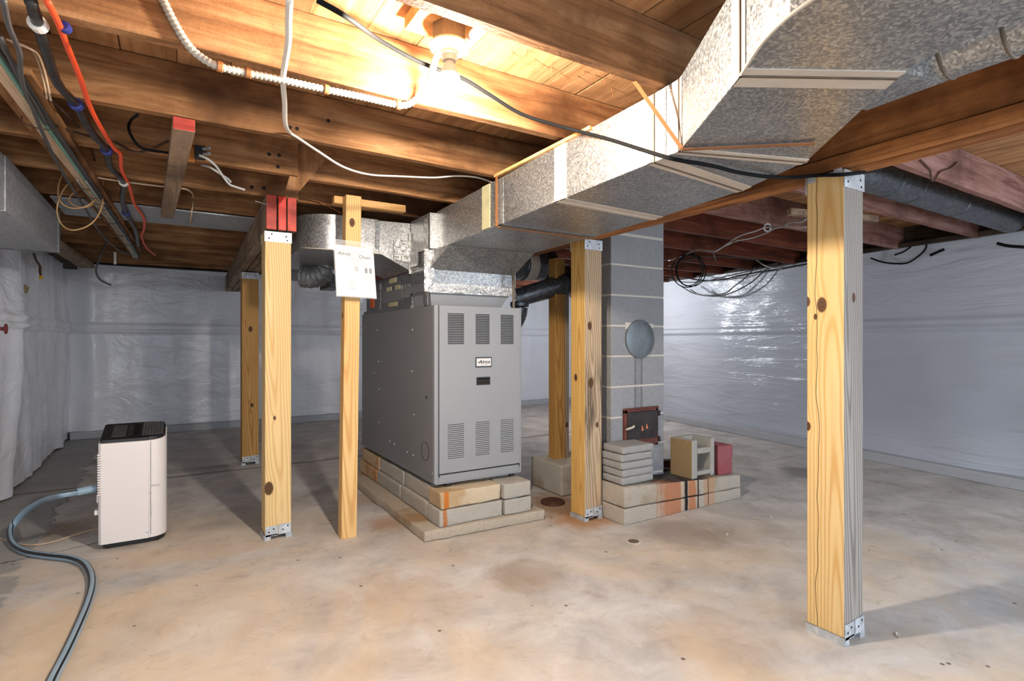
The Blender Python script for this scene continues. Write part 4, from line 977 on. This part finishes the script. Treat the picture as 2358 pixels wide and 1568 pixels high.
for q in [(0.117,1.79,1.938),(0.191,1.79,1.939),(0.418,1.79,1.944),(0.657,1.79,1.951)]:
    p = min(cp, key=lambda c: (c-Vector(q)).length)
    MB().lathe(p, [(0.0135, -0.008), (0.0155, -0.006), (0.0155, 0.006), (0.0135, 0.008)], (1, 0.05, -0.02), 14).build('strap', 'brown', co)

# ------------------------------------------------------------------ cables
wc = [(0.237,1.384,1.955),(0.251,1.48,1.955),(0.265,1.569,1.945),(0.288,1.79,1.95),(0.323,1.98,1.953),(0.362,2.2,1.961),(0.406,2.36,1.989),(0.447,2.378,1.976),(0.53,2.4,1.944),(0.646,2.46,1.917),(0.776,2.5,1.914),(0.936,2.53,1.939),(1.123,2.54,1.965),(1.245,2.54,1.993),(1.362,2.52,1.998),(1.472,2.5,1.973)]
cable('white_cable', 'whitecable', wc, 0.0085, 'flat white cable drooping from the ceiling to the top of the duct', flat=0.5)
bc_ = [(0.287,1.324,1.94),(0.362,1.339,1.93),(0.53,1.62,2.059),(0.666,1.68,2.063),(0.752,1.7,2.064),(0.867,1.7,2.054),(0.972,1.7,2.023),(1.102,1.7,1.986),(1.234,1.66,1.958),(1.311,1.6,1.928),(1.366,1.516,1.886),(1.366,1.361,1.804),(1.366,1.266,1.754),(1.398,1.217,1.73),(1.549,1.199,1.731),(1.689,1.199,1.732),(1.836,1.179,1.735),(2.03,1.195,1.768),(2.094,1.147,1.773),(2.081,1.045,1.748),(2.239,1.045,1.783),(2.5,1.1,1.852)]
cable('black_cable', 'blackrub', bc_, 0.0068, 'long black cable slung behind the bulb and across the duct to the right post')
orr = [(-0.256,1.692,1.955),(-0.248,1.782,1.95),(-0.248,1.932,1.955),(-0.241,2.115,1.945),(-0.245,2.361,1.955),(-0.232,2.547,1.945),(-0.212,2.838,1.955),(-0.195,2.929,1.955),(-0.207,3.178,1.955),(-0.195,3.515,1.955),(-0.194,3.947,1.955),(-0.165,4.333,1.955),(-0.176,4.748,1.955),(-0.208,5.156,1.955),(-0.194,5.734,1.955),(-0.141,6.217,1.955)]
cable('orange_cable', 'orange', orr, 0.0082, 'bright orange cable stapled under the joists at upper left')
tp = thing('taped_hose', 'black taped line strapped under the joists beside the orange cable', 'cable', (-0.3, 2.2, 1.95))
tpts = [(-0.288,1.707,1.952),(-0.293,1.825,1.952),(-0.299,1.99,1.94),(-0.305,2.205,1.945),(-0.282,2.376,1.952),(-0.276,2.481,1.945),(-0.263,2.668,1.945),(-0.24,2.883,1.952),(-0.247,3.154,1.952),(-0.214,3.422,1.952),(-0.243,3.789,1.952),(-0.253,4.229,1.952),(-0.233,4.858,1.952),(-0.251,5.622,1.952)]
MB().tube(smooth_path(tpts, 8), [0.0135+0.002*mnoise.noise(Vector((i*0.7, 0, 0))) for i in range(len(tpts)*8-7)], 10).build('line', 'taped', tp, smooth='all')
for k, m in ((1, 'whitecable'), (4, 'blue'), (7, 'blue'), (9, 'whitecable'), (11, 'blue')):
    p = Vector(tpts[k]); MB().lathe((p.x, p.y, p.z), [(0.016, -0.012), (0.021, -0.010), (0.021, 0.010), (0.016, 0.012)], (0.2, 1, 0), 14).build('strap', m, tp)
ot = [(-0.238,1.815,1.955)]
tag(MB().lathe(ot[0], [(0.010, -0.01), (0.014, -0.008), (0.014, 0.008), (0.010, 0.01)], (0.2, 1, 0), 12).build('cable_clip', 'blue'), 'blue clip holding the orange cable under the nearest joist', 'clip')
rbd = MB().hexa([(-0.495, 2.2, 1.955), (-0.37, 2.2, 1.955), (-0.235, 6.05, 1.955), (-0.345, 6.05, 1.955), (-0.495, 2.2, 1.978), (-0.37, 2.2, 1.978), (-0.235, 6.05, 1.978), (-0.345, 6.05, 1.978)])
tag(rbd.build('running_board', 'old_y', bevel=0.002), 'orange brown running board under the joists carrying the cable bundle', 'plank')
def bline(off, jit, z, y0=1.3, y1=6.1, seed=0):
    out = []
    n = 12
    for i in range(n+1):
        y = y0+(y1-y0)*i/n; cxx = -0.432+(y-2.2)*0.0355
        out.append((cxx+off*(1-0.35*i/n)+jit*mnoise.noise(Vector((i*0.8, seed, 2))), y, z+0.006*mnoise.noise(Vector((i*0.6, seed, 5)))-0.035*max(0, (i-9)/3)**2))
    return out
BG = 'cables of the bundle on the running board'
for k, off in enumerate((-0.022, -0.012, -0.003, 0.006)):
    cable('cream_cable', 'cream', bline(off, 0.006, 1.944, seed=k+1), 0.0068, '%s cream coloured cable counted from the left of the bundle on the running board' % ORD[k], group=BG, flat=0.7)
cable('green_cable', 'green', bline(0.018, 0.006, 1.943, seed=8), 0.0075, 'pale green cable in the bundle on the running board', group=BG)
for k, off in enumerate((0.031, 0.043)):
    cable('black_bundle_cable', 'greycable', bline(off, 0.006, 1.944, seed=12+k), 0.0064, ['dark grey cable right beside the green one in the bundle', 'outermost dark grey cable on the right edge of the bundle'][k], group=BG)
for k, off in enumerate((-0.012, 0.024)):
    cable('grey_bundle_cable', 'ltgrey', bline(off, 0.016, 1.931, y0=3.4, seed=20+k), 0.0042, '%s light grey cable from the left over the far part of the bundle' % ORD[k], group=BG)
for kt, y in enumerate((2.62, 3.55, 3.75, 3.9, 4.05, 4.5, 5.0, 5.45)):
    cxx = -0.432+(y-2.2)*0.0355
    tag(MB().tube(smooth_path([(cxx-0.048, y-0.01, 1.953), (cxx-0.045, y, 1.934), (cxx, y+0.012, 1.924), (cxx+0.045, y+0.02, 1.934), (cxx+0.05, y+0.02, 1.953)], 4), 0.0022, 6).build('tie_wire', 'brownwire', smooth='all'), '%s thin dark tie wire from the camera wrapped under the cable bundle' % ORD[kt], 'wire', 'tie wires round the bundle')
cable('grey_cable', 'greycable', [(-0.321,1.629,1.9),(-0.336,1.757,1.9),(-0.343,1.901,1.9),(-0.37,2.067,1.905),(-0.394,2.271,1.915),(-0.397,2.388,1.915),(-0.413,2.668,1.915),(-0.43,3.168,1.915),(-0.435,3.91,1.915),(-0.439,4.956,1.915),(-0.362,5.799,1.9),(-0.261,5.985,1.93)], 0.0065, 'grey cable snaking from the top left corner over the bundle')
cable('grey_cable', 'greycable', [(-0.381,1.904,1.93),(-0.389,2.08,1.93),(-0.393,2.257,1.93),(-0.391,2.409,1.93),(-0.392,2.564,1.925)], 0.0065, 'second grey cable at the left edge joining the bundle')
lp = [(-0.331,3.85,1.916),(-0.366,3.85,1.985),(-0.409,3.85,2.04),(-0.467,3.85,2.072),(-0.512,3.85,2.06),(-0.534,3.85,1.98),(-0.525,3.85,1.905),(-0.476,3.85,1.875),(-0.409,3.85,1.896),(-0.359,3.85,1.957),(-0.337,3.85,2.026),(-0.355,3.85,2.08),(-0.398,3.85,2.088),(-0.451,3.85,2.057),(-0.493,3.85,2.005),(-0.521,3.85,1.948),(-0.536,3.85,1.894),(-0.538,3.85,1.836),(-0.521,3.85,1.783),(-0.479,3.8,1.746),(-0.43,3.78,1.752),(-0.381,3.76,1.783),(-0.348,3.78,1.846),(-0.336,3.82,1.929),(-0.357,3.9,2.008),(-0.405,3.9,2.028),(-0.453,3.9,1.994),(-0.492,3.9,1.942),(-0.486,3.95,1.917),(-0.44,3.95,1.903),(-0.39,3.95,1.93),(-0.356,3.95,1.99),(-0.376,3.95,2.062),(-0.433,3.98,2.094)]
tag(MB().tube(smooth_path(lp, 5), 0.0040, 6).build('tan_wire_coil', 'tan', smooth='all'), 'loose tan wire coiled in loops around the cable bundle', 'wire')
cable('cream_wire_run', 'cream', [(-0.399,3.43,2.016),(-0.356,3.43,1.976),(-0.314,3.487,1.975),(-0.134,3.502,1.975),(0.004,3.494,1.975),(0.069,3.499,1.974),(0.11,4,2.056),(0.101,4,1.95),(0.101,4.436,1.955)], 0.005, 'pair of cream wires turning down beside the sheet metal panning')
cable('black_loop_wire', 'blackrub', [(-0.11,2.45,1.98),(-0.151,2.8,2.069),(-0.157,2.8,2.027),(-0.125,2.8,1.969),(-0.084,2.8,1.957),(-0.016,2.8,1.958)], 0.0055, 'black wire looping down behind the second joist')
cable('dark_wire', 'brownwire', [(-0.41,2.569,1.97),(-0.38,2.66,1.96),(-0.344,2.727,1.965),(-0.289,2.93,2.013),(-0.206,2.93,2.003),(-0.142,2.9,1.968),(-0.087,2.9,1.988),(-0.016,2.9,2.042)], 0.005, 'thin dark wire hanging from the bundle toward the red ended stick')
cable('dark_wire', 'brownwire', [(-0.366,2.366,1.965),(-0.338,2.488,1.965),(-0.34,2.9,2.041),(-0.332,3.2,2.062),(-0.333,3.5,2.042)], 0.0045, 'thin dark wire right beside the running board near the left edge')
for k, d in enumerate((0, 6)):
    cable('cream_wire', 'cream', [(x+0.01*k, y, z-0.004*k) for (x, y, z) in [(-0.426,2.2,2.05),(-0.381,2.2,2.04),(-0.371,2.25,2.046),(-0.367,2.3,2.031),(-0.364,2.34,2.006),(-0.356,2.36,1.946)]], 0.0035, ['upper thin cream wire bending over the second joist at far left', 'lower thin cream wire bending over the second joist at far left'][k], group='cream wires far left')
# electrical box with clamp and loose cable tails
jb = thing('outlet_box', 'small open electrical box with copper glint behind the red ended stick', 'box', (0.10, 2.92, 1.97))
MB().box(0.085, 0.13, 2.885, 2.930, 1.985, 2.04).build('box', 'black', jb, bevel=0.002)
MB().box(0.055, 0.085, 2.89, 2.93, 1.96, 2.03).build('copper_clip', 'copper', jb, bevel=0.002)
for z_ in (2.002, 2.026): MB().cyl((0.12, 2.885, z_), (0.145, 2.86, z_), 0.007, 8).build('connector', 'bracket', jb)
cable('grey_cable_tail', 'ltgrey', [(0.1,2.84,1.981),(0.135,2.84,1.969),(0.168,2.84,1.943),(0.194,2.84,1.905),(0.223,2.84,1.868),(0.254,2.84,1.858),(0.289,2.84,1.851)], 0.0055, 'loose light grey cable tail hanging from the electrical box')
cable('grey_cable_tail', 'ltgrey', [(0.114,2.93,1.963),(0.147,2.85,1.934),(0.188,2.85,1.911),(0.218,2.85,1.894),(0.231,2.85,1.879)], 0.005, 'shorter grey cable tail joining the loose one from the joist bottom')
cable('hanging_cable', 'greycable', [(-0.477,5.9,2.067),(-0.498,5.9,1.97),(-0.531,5.9,1.88),(-0.559,5.9,1.788),(-0.562,5.9,1.727),(-0.538,5.9,1.672),(-0.498,5.9,1.644),(-0.458,5.9,1.627)], 0.0075, 'dark cable end dangling before the back wall from the bundle')
tag(box('white_conduit_stub', 'whitecable', *[v for v in (-0.475, -0.455, 6.365, 6.385)], 1.865, 1.985), 'short white stub hanging from the far joists above the back wall', 'conduit')
bw = thing('capped_wire', 'brown wire with yellow wire nut hanging at the left wall top', 'wire', (-0.9, 5.9, 1.8))
bpts = [(-0.93,5.634,1.822),(-0.93,5.73,1.783),(-0.93,5.865,1.753),(-0.93,5.865,1.71),(-0.93,5.9,1.681)]
MB().tube(smooth_path(bpts, 4), 0.009, 8).build('wire', 'brownwire', bw, smooth='all')
e = Vector(bpts[-1]); MB().cyl(e, e-Vector((0, 0, 0.03)), 0.011, 10, 0.015).build('wire_nut', 'yellow', bw)
fm = [(-0.965,5.137,1.485),(-0.965,5.263,1.519),(-0.965,5.396,1.517),(-0.965,5.508,1.569),(-0.965,5.656,1.558),(-0.965,5.567,1.504),(-0.965,5.424,1.506),(-0.965,5.342,1.442),(-0.965,5.452,1.416),(-0.965,5.316,1.396),(-0.965,5.289,1.445)]
tag(MB().extrude(fm, (0.006, 0, 0)).build('foam_patch', 'foam'), 'torn yellowed foam patch stuck on the left wall', 'patch')
vp = [(-0.955,4.768,1.216),(-0.955,4.854,1.218)]
vv = thing('valve', 'small dark red valve on the left wall at the frame edge', 'valve', vp[0])
MB().cyl((-0.99, vp[0][1], vp[0][2]), (-0.93, vp[0][1], vp[0][2]), 0.012, 10).build('stem', 'valve', vv)
MB().lathe((-0.935, vp[0][1], vp[0][2]), [(0.02, 0), (0.034, 0.005), (0.034, 0.013), (0.012, 0.018)], (1, 0, 0), 14).build('wheel', 'valve', vv)
tag(MB().cyl([(0.39,3.32,1.916)][0], [(0.463,3.37,1.915)][0], 0.0025, 6).build('nail_spike', 'bracket'), 'long nail sticking out of the side of the triple beam', 'nail')
cable('copper_wire', 'brown', [(0.623,3.45,2.005),(0.761,3.45,1.992),(0.769,3.45,1.988),(0.882,3.41,1.93)], 0.003, 'thin brown rod from the joist to the slim post', 'wire')

# right hand side wires
CG = 'loose wires at the upper right'
ring = []
for i in range(90):
    a = i*2*math.pi/24; ph = i/24
    ring.append((0.105+0.008*math.sin(ph*2.3), a, ph))
cc = Vector([(4.2,3.509,1.814)][0])
lat = Vector((0.80, -0.60, 0))
rp_ = [cc+lat*((0.135+0.012*math.sin(ph*3))*math.cos(a)+0.02*math.sin(ph*2))+Vector((0, 0, (0.155+0.008*math.cos(ph*2.1))*math.sin(a)))+Vector((0.6, 0.8, 0))*0.012*ph for (_, a, ph) in ring]
tag(MB().tube(rp_, 0.0048, 6).build('black_cable_coil', 'blackrub', smooth='all'), 'coil of black cable hanging right of the chimney', 'cable')
tw = [(4.3,3.857,1.957),(4.2,3.577,1.965),(4.1,3.342,1.977),(4.05,3.137,1.932),(4,3.031,1.924),(3.8,2.698,1.962),(3.6,2.413,1.937),(3.5,2.26,1.927),(3.45,2.136,1.897),(3.4,2.025,1.906),(3.35,1.93,1.885),(3.3,1.845,1.898)]
cable('twisted_grey_wire', 'ltgrey', tw, 0.006, 'twisted pale grey wire strung under the joists right of the chimney')
cable('twisted_grey_wire', 'ltgrey', [(x, y+0.01, z-0.012+0.02*math.sin(i*1.9)) for i, (x, y, z) in enumerate([(4,2.957,1.958),(3.85,2.733,1.935),(3.6,2.43,1.915),(3.5,2.253,1.911),(3.45,2.152,1.891),(3.4,2.031,1.896),(3.35,1.889,1.878)])], 0.005, 'second strand of the twisted wire near the metal ring')
kn = Vector([(3.5,2.256,1.924)][0])
tag(MB().tube([kn+Vector((0.8, -0.6, 0))*(0.022*math.cos(i*math.pi/8))+Vector((0, 0, 0.026*math.sin(i*math.pi/8))) for i in range(16)], 0.0055, 8, closed=True).build('wire_ring', 'bracket', smooth='all'), 'small metal ring tying the twisted grey wires', 'ring')
def wires(name, mat, pts, r, label): return cable(name, mat, pts, r, label, group=CG)
wires('slack_wire', 'greycable', [(5.75,4.791,1.805),(5.75,4.652,1.733),(5.75,4.453,1.708),(5.75,4.263,1.721),(5.75,4.142,1.791),(5.75,4.024,1.858),(5.75,3.921,1.935),(5.75,3.854,1.994)], 0.008, 'slack grey wire in the lowest sagging loop along the right wall top')
wires('slack_wire', 'greycable', [(5.75,4.934,1.857),(5.75,4.721,1.749),(5.75,4.389,1.692),(5.75,4.142,1.728),(5.75,3.909,1.822),(5.75,3.717,1.953),(5.75,3.586,1.978)], 0.008, 'slack grey wire sagging just behind the lowest loop on the right wall')
wires('slack_wire', 'blackrub', [(5.75,5.219,1.995),(5.75,4.934,1.985),(5.75,4.652,1.918),(5.75,4.326,1.892),(5.75,4.082,1.916),(5.75,3.854,1.928),(5.75,3.586,1.939),(5.75,3.214,1.962)], 0.007, 'dark wire crossing behind the black coil along the right wall top')
wires('slack_wire', 'greycable', [(5.75,5.119,1.962),(5.75,4.861,1.909),(5.75,4.585,1.895),(5.75,4.294,1.921),(5.75,3.966,1.955),(5.75,3.586,1.978),(5.75,3.214,1.99)], 0.007, 'grey wire running along the right wall sill to the post')
wires('slack_wire', 'greycable', [(4.6,4.126,1.957),(4.6,3.947,1.982),(4.6,3.722,1.999),(4.6,3.511,1.98),(4.6,3.313,1.946),(4.6,3.128,1.901),(4.6,2.995,1.885)], 0.006, 'thin grey wire above the black coil under the joists')
wires('slack_wire', 'greycable', [(4.3,3.52,2.125),(4.3,3.494,2.079),(4.3,3.429,2.015),(4.3,3.33,1.973),(4.3,3.292,1.907),(4.3,3.306,1.88),(4.3,3.379,1.897)], 0.005, 'curled grey wire end above the black coil')
wires('slack_wire', 'ltgrey', [(5.7,3.853,2.101),(5.7,3.738,2.012),(5.7,3.632,1.96),(5.7,3.504,1.936)], 0.008, 'pale bent wire on the sill between coil and post')
cable('dark_strap', 'ltgrey', [(5.5,3.092,2.053),(5.5,3.101,1.992),(5.5,3.092,1.937),(5.5,3.106,1.877)], 0.012, 'grey plastic strip dangling at the wall top left of the right post', 'strap')
wires('loop_wire', 'blackrub', [(5.62,2.566,1.923),(5.62,2.473,1.875),(5.62,2.358,1.845),(5.62,2.261,1.841),(5.62,2.177,1.889),(5.62,2.128,1.94),(5.62,2.118,1.984),(5.62,2.147,2.031),(5.62,2.194,2.023),(5.62,2.244,1.976),(5.62,2.295,1.944),(5.62,2.365,1.925)], 0.0075, 'black wire loop hanging over the sill right of the right post')
wires('loop_wire', 'blackrub', [(5.56,2.067,1.877),(5.56,2.01,1.899),(5.56,1.967,1.915)], 0.012, 'short thick black cable end under the sill')
wires('loop_wire', 'blackrub', [(5.45,1.585,1.898),(5.45,1.523,1.869),(5.45,1.427,1.845)], 0.012, 'black cable along the sill at the right frame edge')
cable('thin_root', 'brownwire', [(3.104,1.195,2.025),(3.156,1.195,2.012),(3.215,1.195,1.992),(3.225,1.195,1.955),(3.255,1.195,1.946),(3.331,1.195,2.003),(3.464,1.195,2.047),(3.547,1.195,2.093)], 0.004, 'thin dark vine of wire on the first joist right of the main beam', 'wire')

# round pipe in the right joist bay
rpp = thing('round_duct', 'dark grey round spiral duct in the joist bay right of the main beam', 'duct', (3.5, 1.50, 2.0))
MB().cyl((2.16, 1.505, 2.062), (5.45, 1.505, 2.062), 0.093, 32).build('pipe', 'pipe', rpp, smooth=True)
for xx in (3.05, 3.48, 3.75, 4.4): MB().lathe((xx, 1.505, 2.062), [(0.0935, -0.008), (0.097, -0.004), (0.097, 0.004), (0.0935, 0.008)], (1, 0.12, 0), 32).build('bead', 'pipe', rpp, smooth=True)
tag(MB().hexa([(3.34, 1.99, 1.945), (4.05, 1.80, 1.945), (4.07, 1.84, 1.945), (3.36, 2.03, 1.945), (3.34, 1.99, 1.985), (4.05, 1.80, 1.985), (4.07, 1.84, 1.985), (3.36, 2.03, 1.985)]).build('scrap_stick', 'greywood_y'), 'grey stick nailed diagonally under joists right of the right post', 'lumber')

# ------------------------------------------------------------------ papers in plastic sleeve
pp = thing('paper_packet', 'clear plastic sleeve of printed papers nailed to the slim post', 'papers', (0.87, 3.10, 1.385))
y_ = 3.082
tl, tr, brr, bl = (0.762, y_, 1.676), (0.972, y_, 1.668), (0.988, y_-0.012, 1.386), (0.772, y_-0.012, 1.390)
def quad(name, mat, a, b, c, d, off, par):
    N = Vector((0, -1, -0.04)).normalized()
    V = [Vector(p)+N*off for p in (a, b, c, d)]
    return MB().add(V+[p-N*0.0012 for p in V], [(0, 1, 2, 3), (7, 6, 5, 4), (0, 4, 5, 1), (1, 5, 6, 2), (2, 6, 7, 3), (3, 7, 4, 0)]).build(name, mat, par)
def at(u, v, off=0.0):
    a = Vector(tl).lerp(Vector(tr), u); b = Vector(bl).lerp(Vector(brr), u); return a.lerp(b, v)+Vector((0, -1, -0.04)).normalized()*off
pap = quad('sheet', 'paper', tl, tr, brr, bl, 0.0, pp)
quad('sheet', 'paper', (0.77, y_, 1.668), (0.985, y_, 1.64), (0.998, y_-0.01, 1.383), (0.78, y_-0.01, 1.392), -0.004, pp)
quad('sleeve', 'sleeve', (0.752, y_, 1.705), (0.975, y_, 1.70), (0.998, y_-0.012, 1.378), (0.768, y_-0.012, 1.384), 0.004, pp)
R_ = (Vector(tr)-Vector(tl)).normalized(); U_ = (Vector(tl)-Vector(bl)).normalized()
text_mesh('print', 'Airco', 'ink', pap, at(0.23, 0.165, 0.0012), R_, U_, 0.026, shear=0.3, bold=0.0006, stretch=1.2)
text_mesh('print', 'Olsen', 'ink', pap, at(0.79, 0.195, 0.0012), R_, U_, 0.026, bold=0.0004, stretch=1.1)
pr_ = MB()
def line(u0, u1, v, h=0.006):
    p = [at(u0, v, 0.0009), at(u1, v, 0.0009), at(u1, v+h, 0.0009), at(u0, v+h, 0.0009)]
    pr_.add(p, [(0, 1, 2, 3)])
for (u0, u1, v, h) in [(0.08, 0.26, 0.10, 0.008), (0.29, 0.50, 0.105, 0.008), (0.52, 0.72, 0.11, 0.008), (0.74, 0.95, 0.12, 0.008), (0.33, 0.72, 0.138, 0.007), (0.33, 0.74, 0.235, 0.009), (0.42, 0.66, 0.268, 0.007),
                       (0.1, 0.2, 0.31, 0.006), (0.28, 0.38, 0.31, 0.006), (0.45, 0.55, 0.315, 0.006), (0.62, 0.72, 0.32, 0.006), (0.75, 0.96, 0.33, 0.006), (0.2, 0.27, 0.37, 0.005), (0.16, 0.32, 0.395, 0.004),
                       (0.17, 0.31, 0.44, 0.004), (0.5, 0.6, 0.36, 0.005), (0.5, 0.6, 0.40, 0.02), (0.5, 0.6, 0.43, 0.02), (0.5, 0.6, 0.46, 0.03), (0.08, 0.32, 0.55, 0.003), (0.33, 0.44, 0.63, 0.01),
                       (0.33, 0.5, 0.665, 0.006), (0.33, 0.5, 0.695, 0.008), (0.33, 0.48, 0.73, 0.006), (0.34, 0.5, 0.77, 0.006), (0.34, 0.5, 0.80, 0.006), (0.34, 0.52, 0.83, 0.01), (0.76, 0.95, 0.55, 0.004), (0.76, 0.92, 0.62, 0.004), (0.76, 0.94, 0.66, 0.004), (0.8, 0.92, 0.76, 0.006)]:
    line(u0, u1, v, h)
po = pr_.build('small_print', 'greyink', pap); po['kind'] = 'stuff'
for u in (0.77, 0.89): 
    q = MB().add([at(u, 0.41, 0.001), at(u+0.07, 0.41, 0.001), at(u+0.07, 0.51, 0.001), at(u, 0.51, 0.001)], [(0, 1, 2, 3)]).build('picture', 'ink', pap)

# ------------------------------------------------------------------ dehumidifier and hose
dh = thing('dehumidifier', 'white portable dehumidifier with black top standing on the floor at left', 'dehumidifier', (-0.185, 3.84, 0))
def dh_plan(grow=0.0):
    x0, x1, y0, y1 = -0.343-grow, -0.030+grow, 3.675-grow, 4.00+grow
    r = 0.085+grow; q = [(x0+0.012, y0), (x1-r, y0-0.004)]
    q += [(x1-r+r*math.sin(a), y0+r-r*math.cos(a)) for a in [i*math.pi/2/6 for i in range(7)]]
    q += [(x1-r+r*math.cos(a), y1-r+r*math.sin(a)) for a in [i*math.pi/2/6 for i in range(7)]]
    q += [(x0+0.012, y1), (x0, y1-0.012), (x0, y0+0.012)]
    return q
q = dh_plan(); top = [0.578+0.05*((p[1]-3.675)/0.33) for p in q]
MB().prism(q, 0.03, top).build('body', 'white', dh, smooth=True, bevel=0.006)
ql = dh_plan(-0.006); tl0 = [0.580+0.05*((p[1]-3.675)/0.33) for p in ql]
MB().prism(ql, tl0, [z+0.016 for z in tl0]).build('top_lid', 'black', dh, bevel=0.006)
def lidz(y): return 0.596+0.05*((y-3.675)/0.33)
def lidbox(name, mat, x0, x1, y0, y1, h, par=dh):
    return MB().hexa([(x0, y0, lidz(y0)-0.002), (x1, y0, lidz(y0)-0.002), (x1, y1, lidz(y1)-0.002), (x0, y1, lidz(y1)-0.002), (x0, y0, lidz(y0)+h), (x1, y0, lidz(y0)+h), (x1, y1, lidz(y1)+h), (x0, y1, lidz(y1)+h)]).build(name, mat, par)
lidbox('control_panel', 'greycable', -0.29, -0.225, 3.73, 3.95, 0.002); lidbox('handle_slot', 'hole', -0.215, -0.195, 3.74, 3.95, 0.001); lidbox('panel', 'blackrub', -0.19, -0.16, 3.74, 3.95, 0.002)
gr = MB()
for i in range(8): x_ = -0.15+i*0.0145; y0, y1 = 3.72, 3.96; gr.hexa([(x_, y0, lidz(y0)-0.001), (x_+0.004, y0, lidz(y0)-0.001), (x_+0.004, y1, lidz(y1)-0.001), (x_, y1, lidz(y1)-0.001), (x_, y0, lidz(y0)+0.005), (x_+0.004, y0, lidz(y0)+0.005), (x_+0.004, y1, lidz(y1)+0.005), (x_, y1, lidz(y1)+0.005)])
for i in range(9): y0 = 3.72+i*0.03; y1 = y0+0.005; gr.hexa([(-0.15, y0, lidz(y0)-0.001), (-0.045, y0, lidz(y0)-0.001), (-0.045, y1, lidz(y1)-0.001), (-0.15, y1, lidz(y1)-0.001), (-0.15, y0, lidz(y0)+0.005), (-0.045, y0, lidz(y0)+0.005), (-0.045, y1, lidz(y1)+0.005), (-0.15, y1, lidz(y1)+0.005)])
g_ = gr.build('air_grille', 'greycable', dh); g_['kind'] = 'stuff'
lidbox('grille_floor', 'hole', -0.152, -0.043, 3.72, 3.965, 0.0005)
for k in range(17):
    z_ = 0.535-k*0.0135-0.02
    MB().box(-0.3465, -0.322, 3.6715, 3.72, z_, z_+0.008).build('vent_rib', 'white', dh, bevel=0.002)
MB().box(-0.1055, -0.1035, 3.6695, 3.674, 0.05, 0.575).build('panel_seam', 'ltgrey', dh)
MB().box(-0.103, -0.06, 3.6705, 3.675, 0.322, 0.324).build('tank_seam', 'ltgrey', dh)
MB().extrude([(-0.104, 3.669, 0.29), (-0.112, 3.669, 0.283), (-0.106, 3.669, 0.275), (-0.106, 3.669, 0.16), (-0.102, 3.669, 0.15)], (0, 0.004, 0)).build('finger_grip', 'ltgrey', dh)
MB().lathe((-0.122, 3.672, 0.066), [(0.006, 0), (0.006, 0.003), (0.003, 0.004)], (0, -1, 0), 10).build('screw', 'bracket', dh)
MB().prism([(p[0]*0.92-0.008, 3.84+(p[1]-3.84)*0.93) for p in dh_plan()], 0.008, 0.032).build('base_foot', 'black', dh, bevel=0.004)
for (x_, y) in ((-0.30, 3.72), (-0.30, 3.95), (-0.08, 3.72), (-0.08, 3.95)): MB().cyl((x_, y, 0), (x_, y, 0.012), 0.014, 12).build('wheel', 'blackrub', dh)
MB().box(-0.352, -0.342, 3.70, 3.76, 0.255, 0.30).build('side_clip', 'white', dh, bevel=0.003)
MB().box(-0.362, -0.342, 3.70, 3.75, 0.19, 0.215).build('side_clip', 'white', dh, bevel=0.003)
hs = thing('drain_hose', 'blue grey drain hose with black stripe curling over the floor from the dehumidifier', 'hose', (-0.4, 3.3, 0))
hpts = [(-0.434,3.735,0.32),(-0.502,3.7,0.322),(-0.625,4.035,0.23),(-0.713,4.169,0.16),(-0.774,4.222,0.09),(-0.793,4.18,0.045),(-0.747,3.994,0.02),(-0.661,3.81,0.018),(-0.553,3.681,0.018),(-0.451,3.578,0.018),(-0.38,3.456,0.018),(-0.334,3.284,0.018),(-0.312,3.108,0.018),(-0.308,2.901,0.018),(-0.315,2.689,0.018),(-0.325,2.498,0.018),(-0.335,2.37,0.018),(-0.34,2.278,0.018),(-0.337,2.143,0.018)]
MB().tube(smooth_path(hpts, 8), 0.0172, 14, stripe=(1, 2, 12), zup=True).build('tube', ['hose', 'black'], hs, smooth='all')
a_ = Vector([(-0.438,3.735,0.32)][0]); b_ = Vector((-0.352, 3.745, 0.328))
MB().cyl(a_, b_, 0.021, 16).build('connector', 'hose', hs, smooth=True)
MB().cyl(b_, b_+Vector((0.012, 0, 0)), 0.026, 16).build('coupling', 'black', hs, smooth=True)
cable('thin_cable', 'cream', [(-0.977,4.32,0.005),(-0.84,4.194,0.005),(-0.76,4.065,0.005),(-0.66,3.964,0.005),(-0.577,3.966,0.005),(-0.498,4.029,0.005),(-0.424,4.084,0.005),(-0.353,4.111,0.005)], 0.004, 'thin beige cord lying on the floor behind the hose', 'cord')
for k, (x_, y_) in enumerate(((2.74, 2.02), (2.36, 0.98), (3.25, 2.07))):
    tag(MB().add([(x_, y_, 0.0), (x_+0.03, y_+0.01, 0.0), (x_+0.028, y_+0.02, 0.008), (x_+0.004, y_+0.012, 0.004)], [(0, 1, 2, 3), (3, 2, 1, 0)]).extrude([(x_, y_, 0.0), (x_+0.03, y_+0.01, 0.0), (x_+0.026, y_+0.016, 0.0)], (0, 0, 0.004)).build('wood_chip', 'tape'),
        ['small pale chip on the floor in front of the hearth', 'small pale chip on the floor by the foot of the right post', 'small pale chip on the floor right of the hearth front'][k], 'chip')
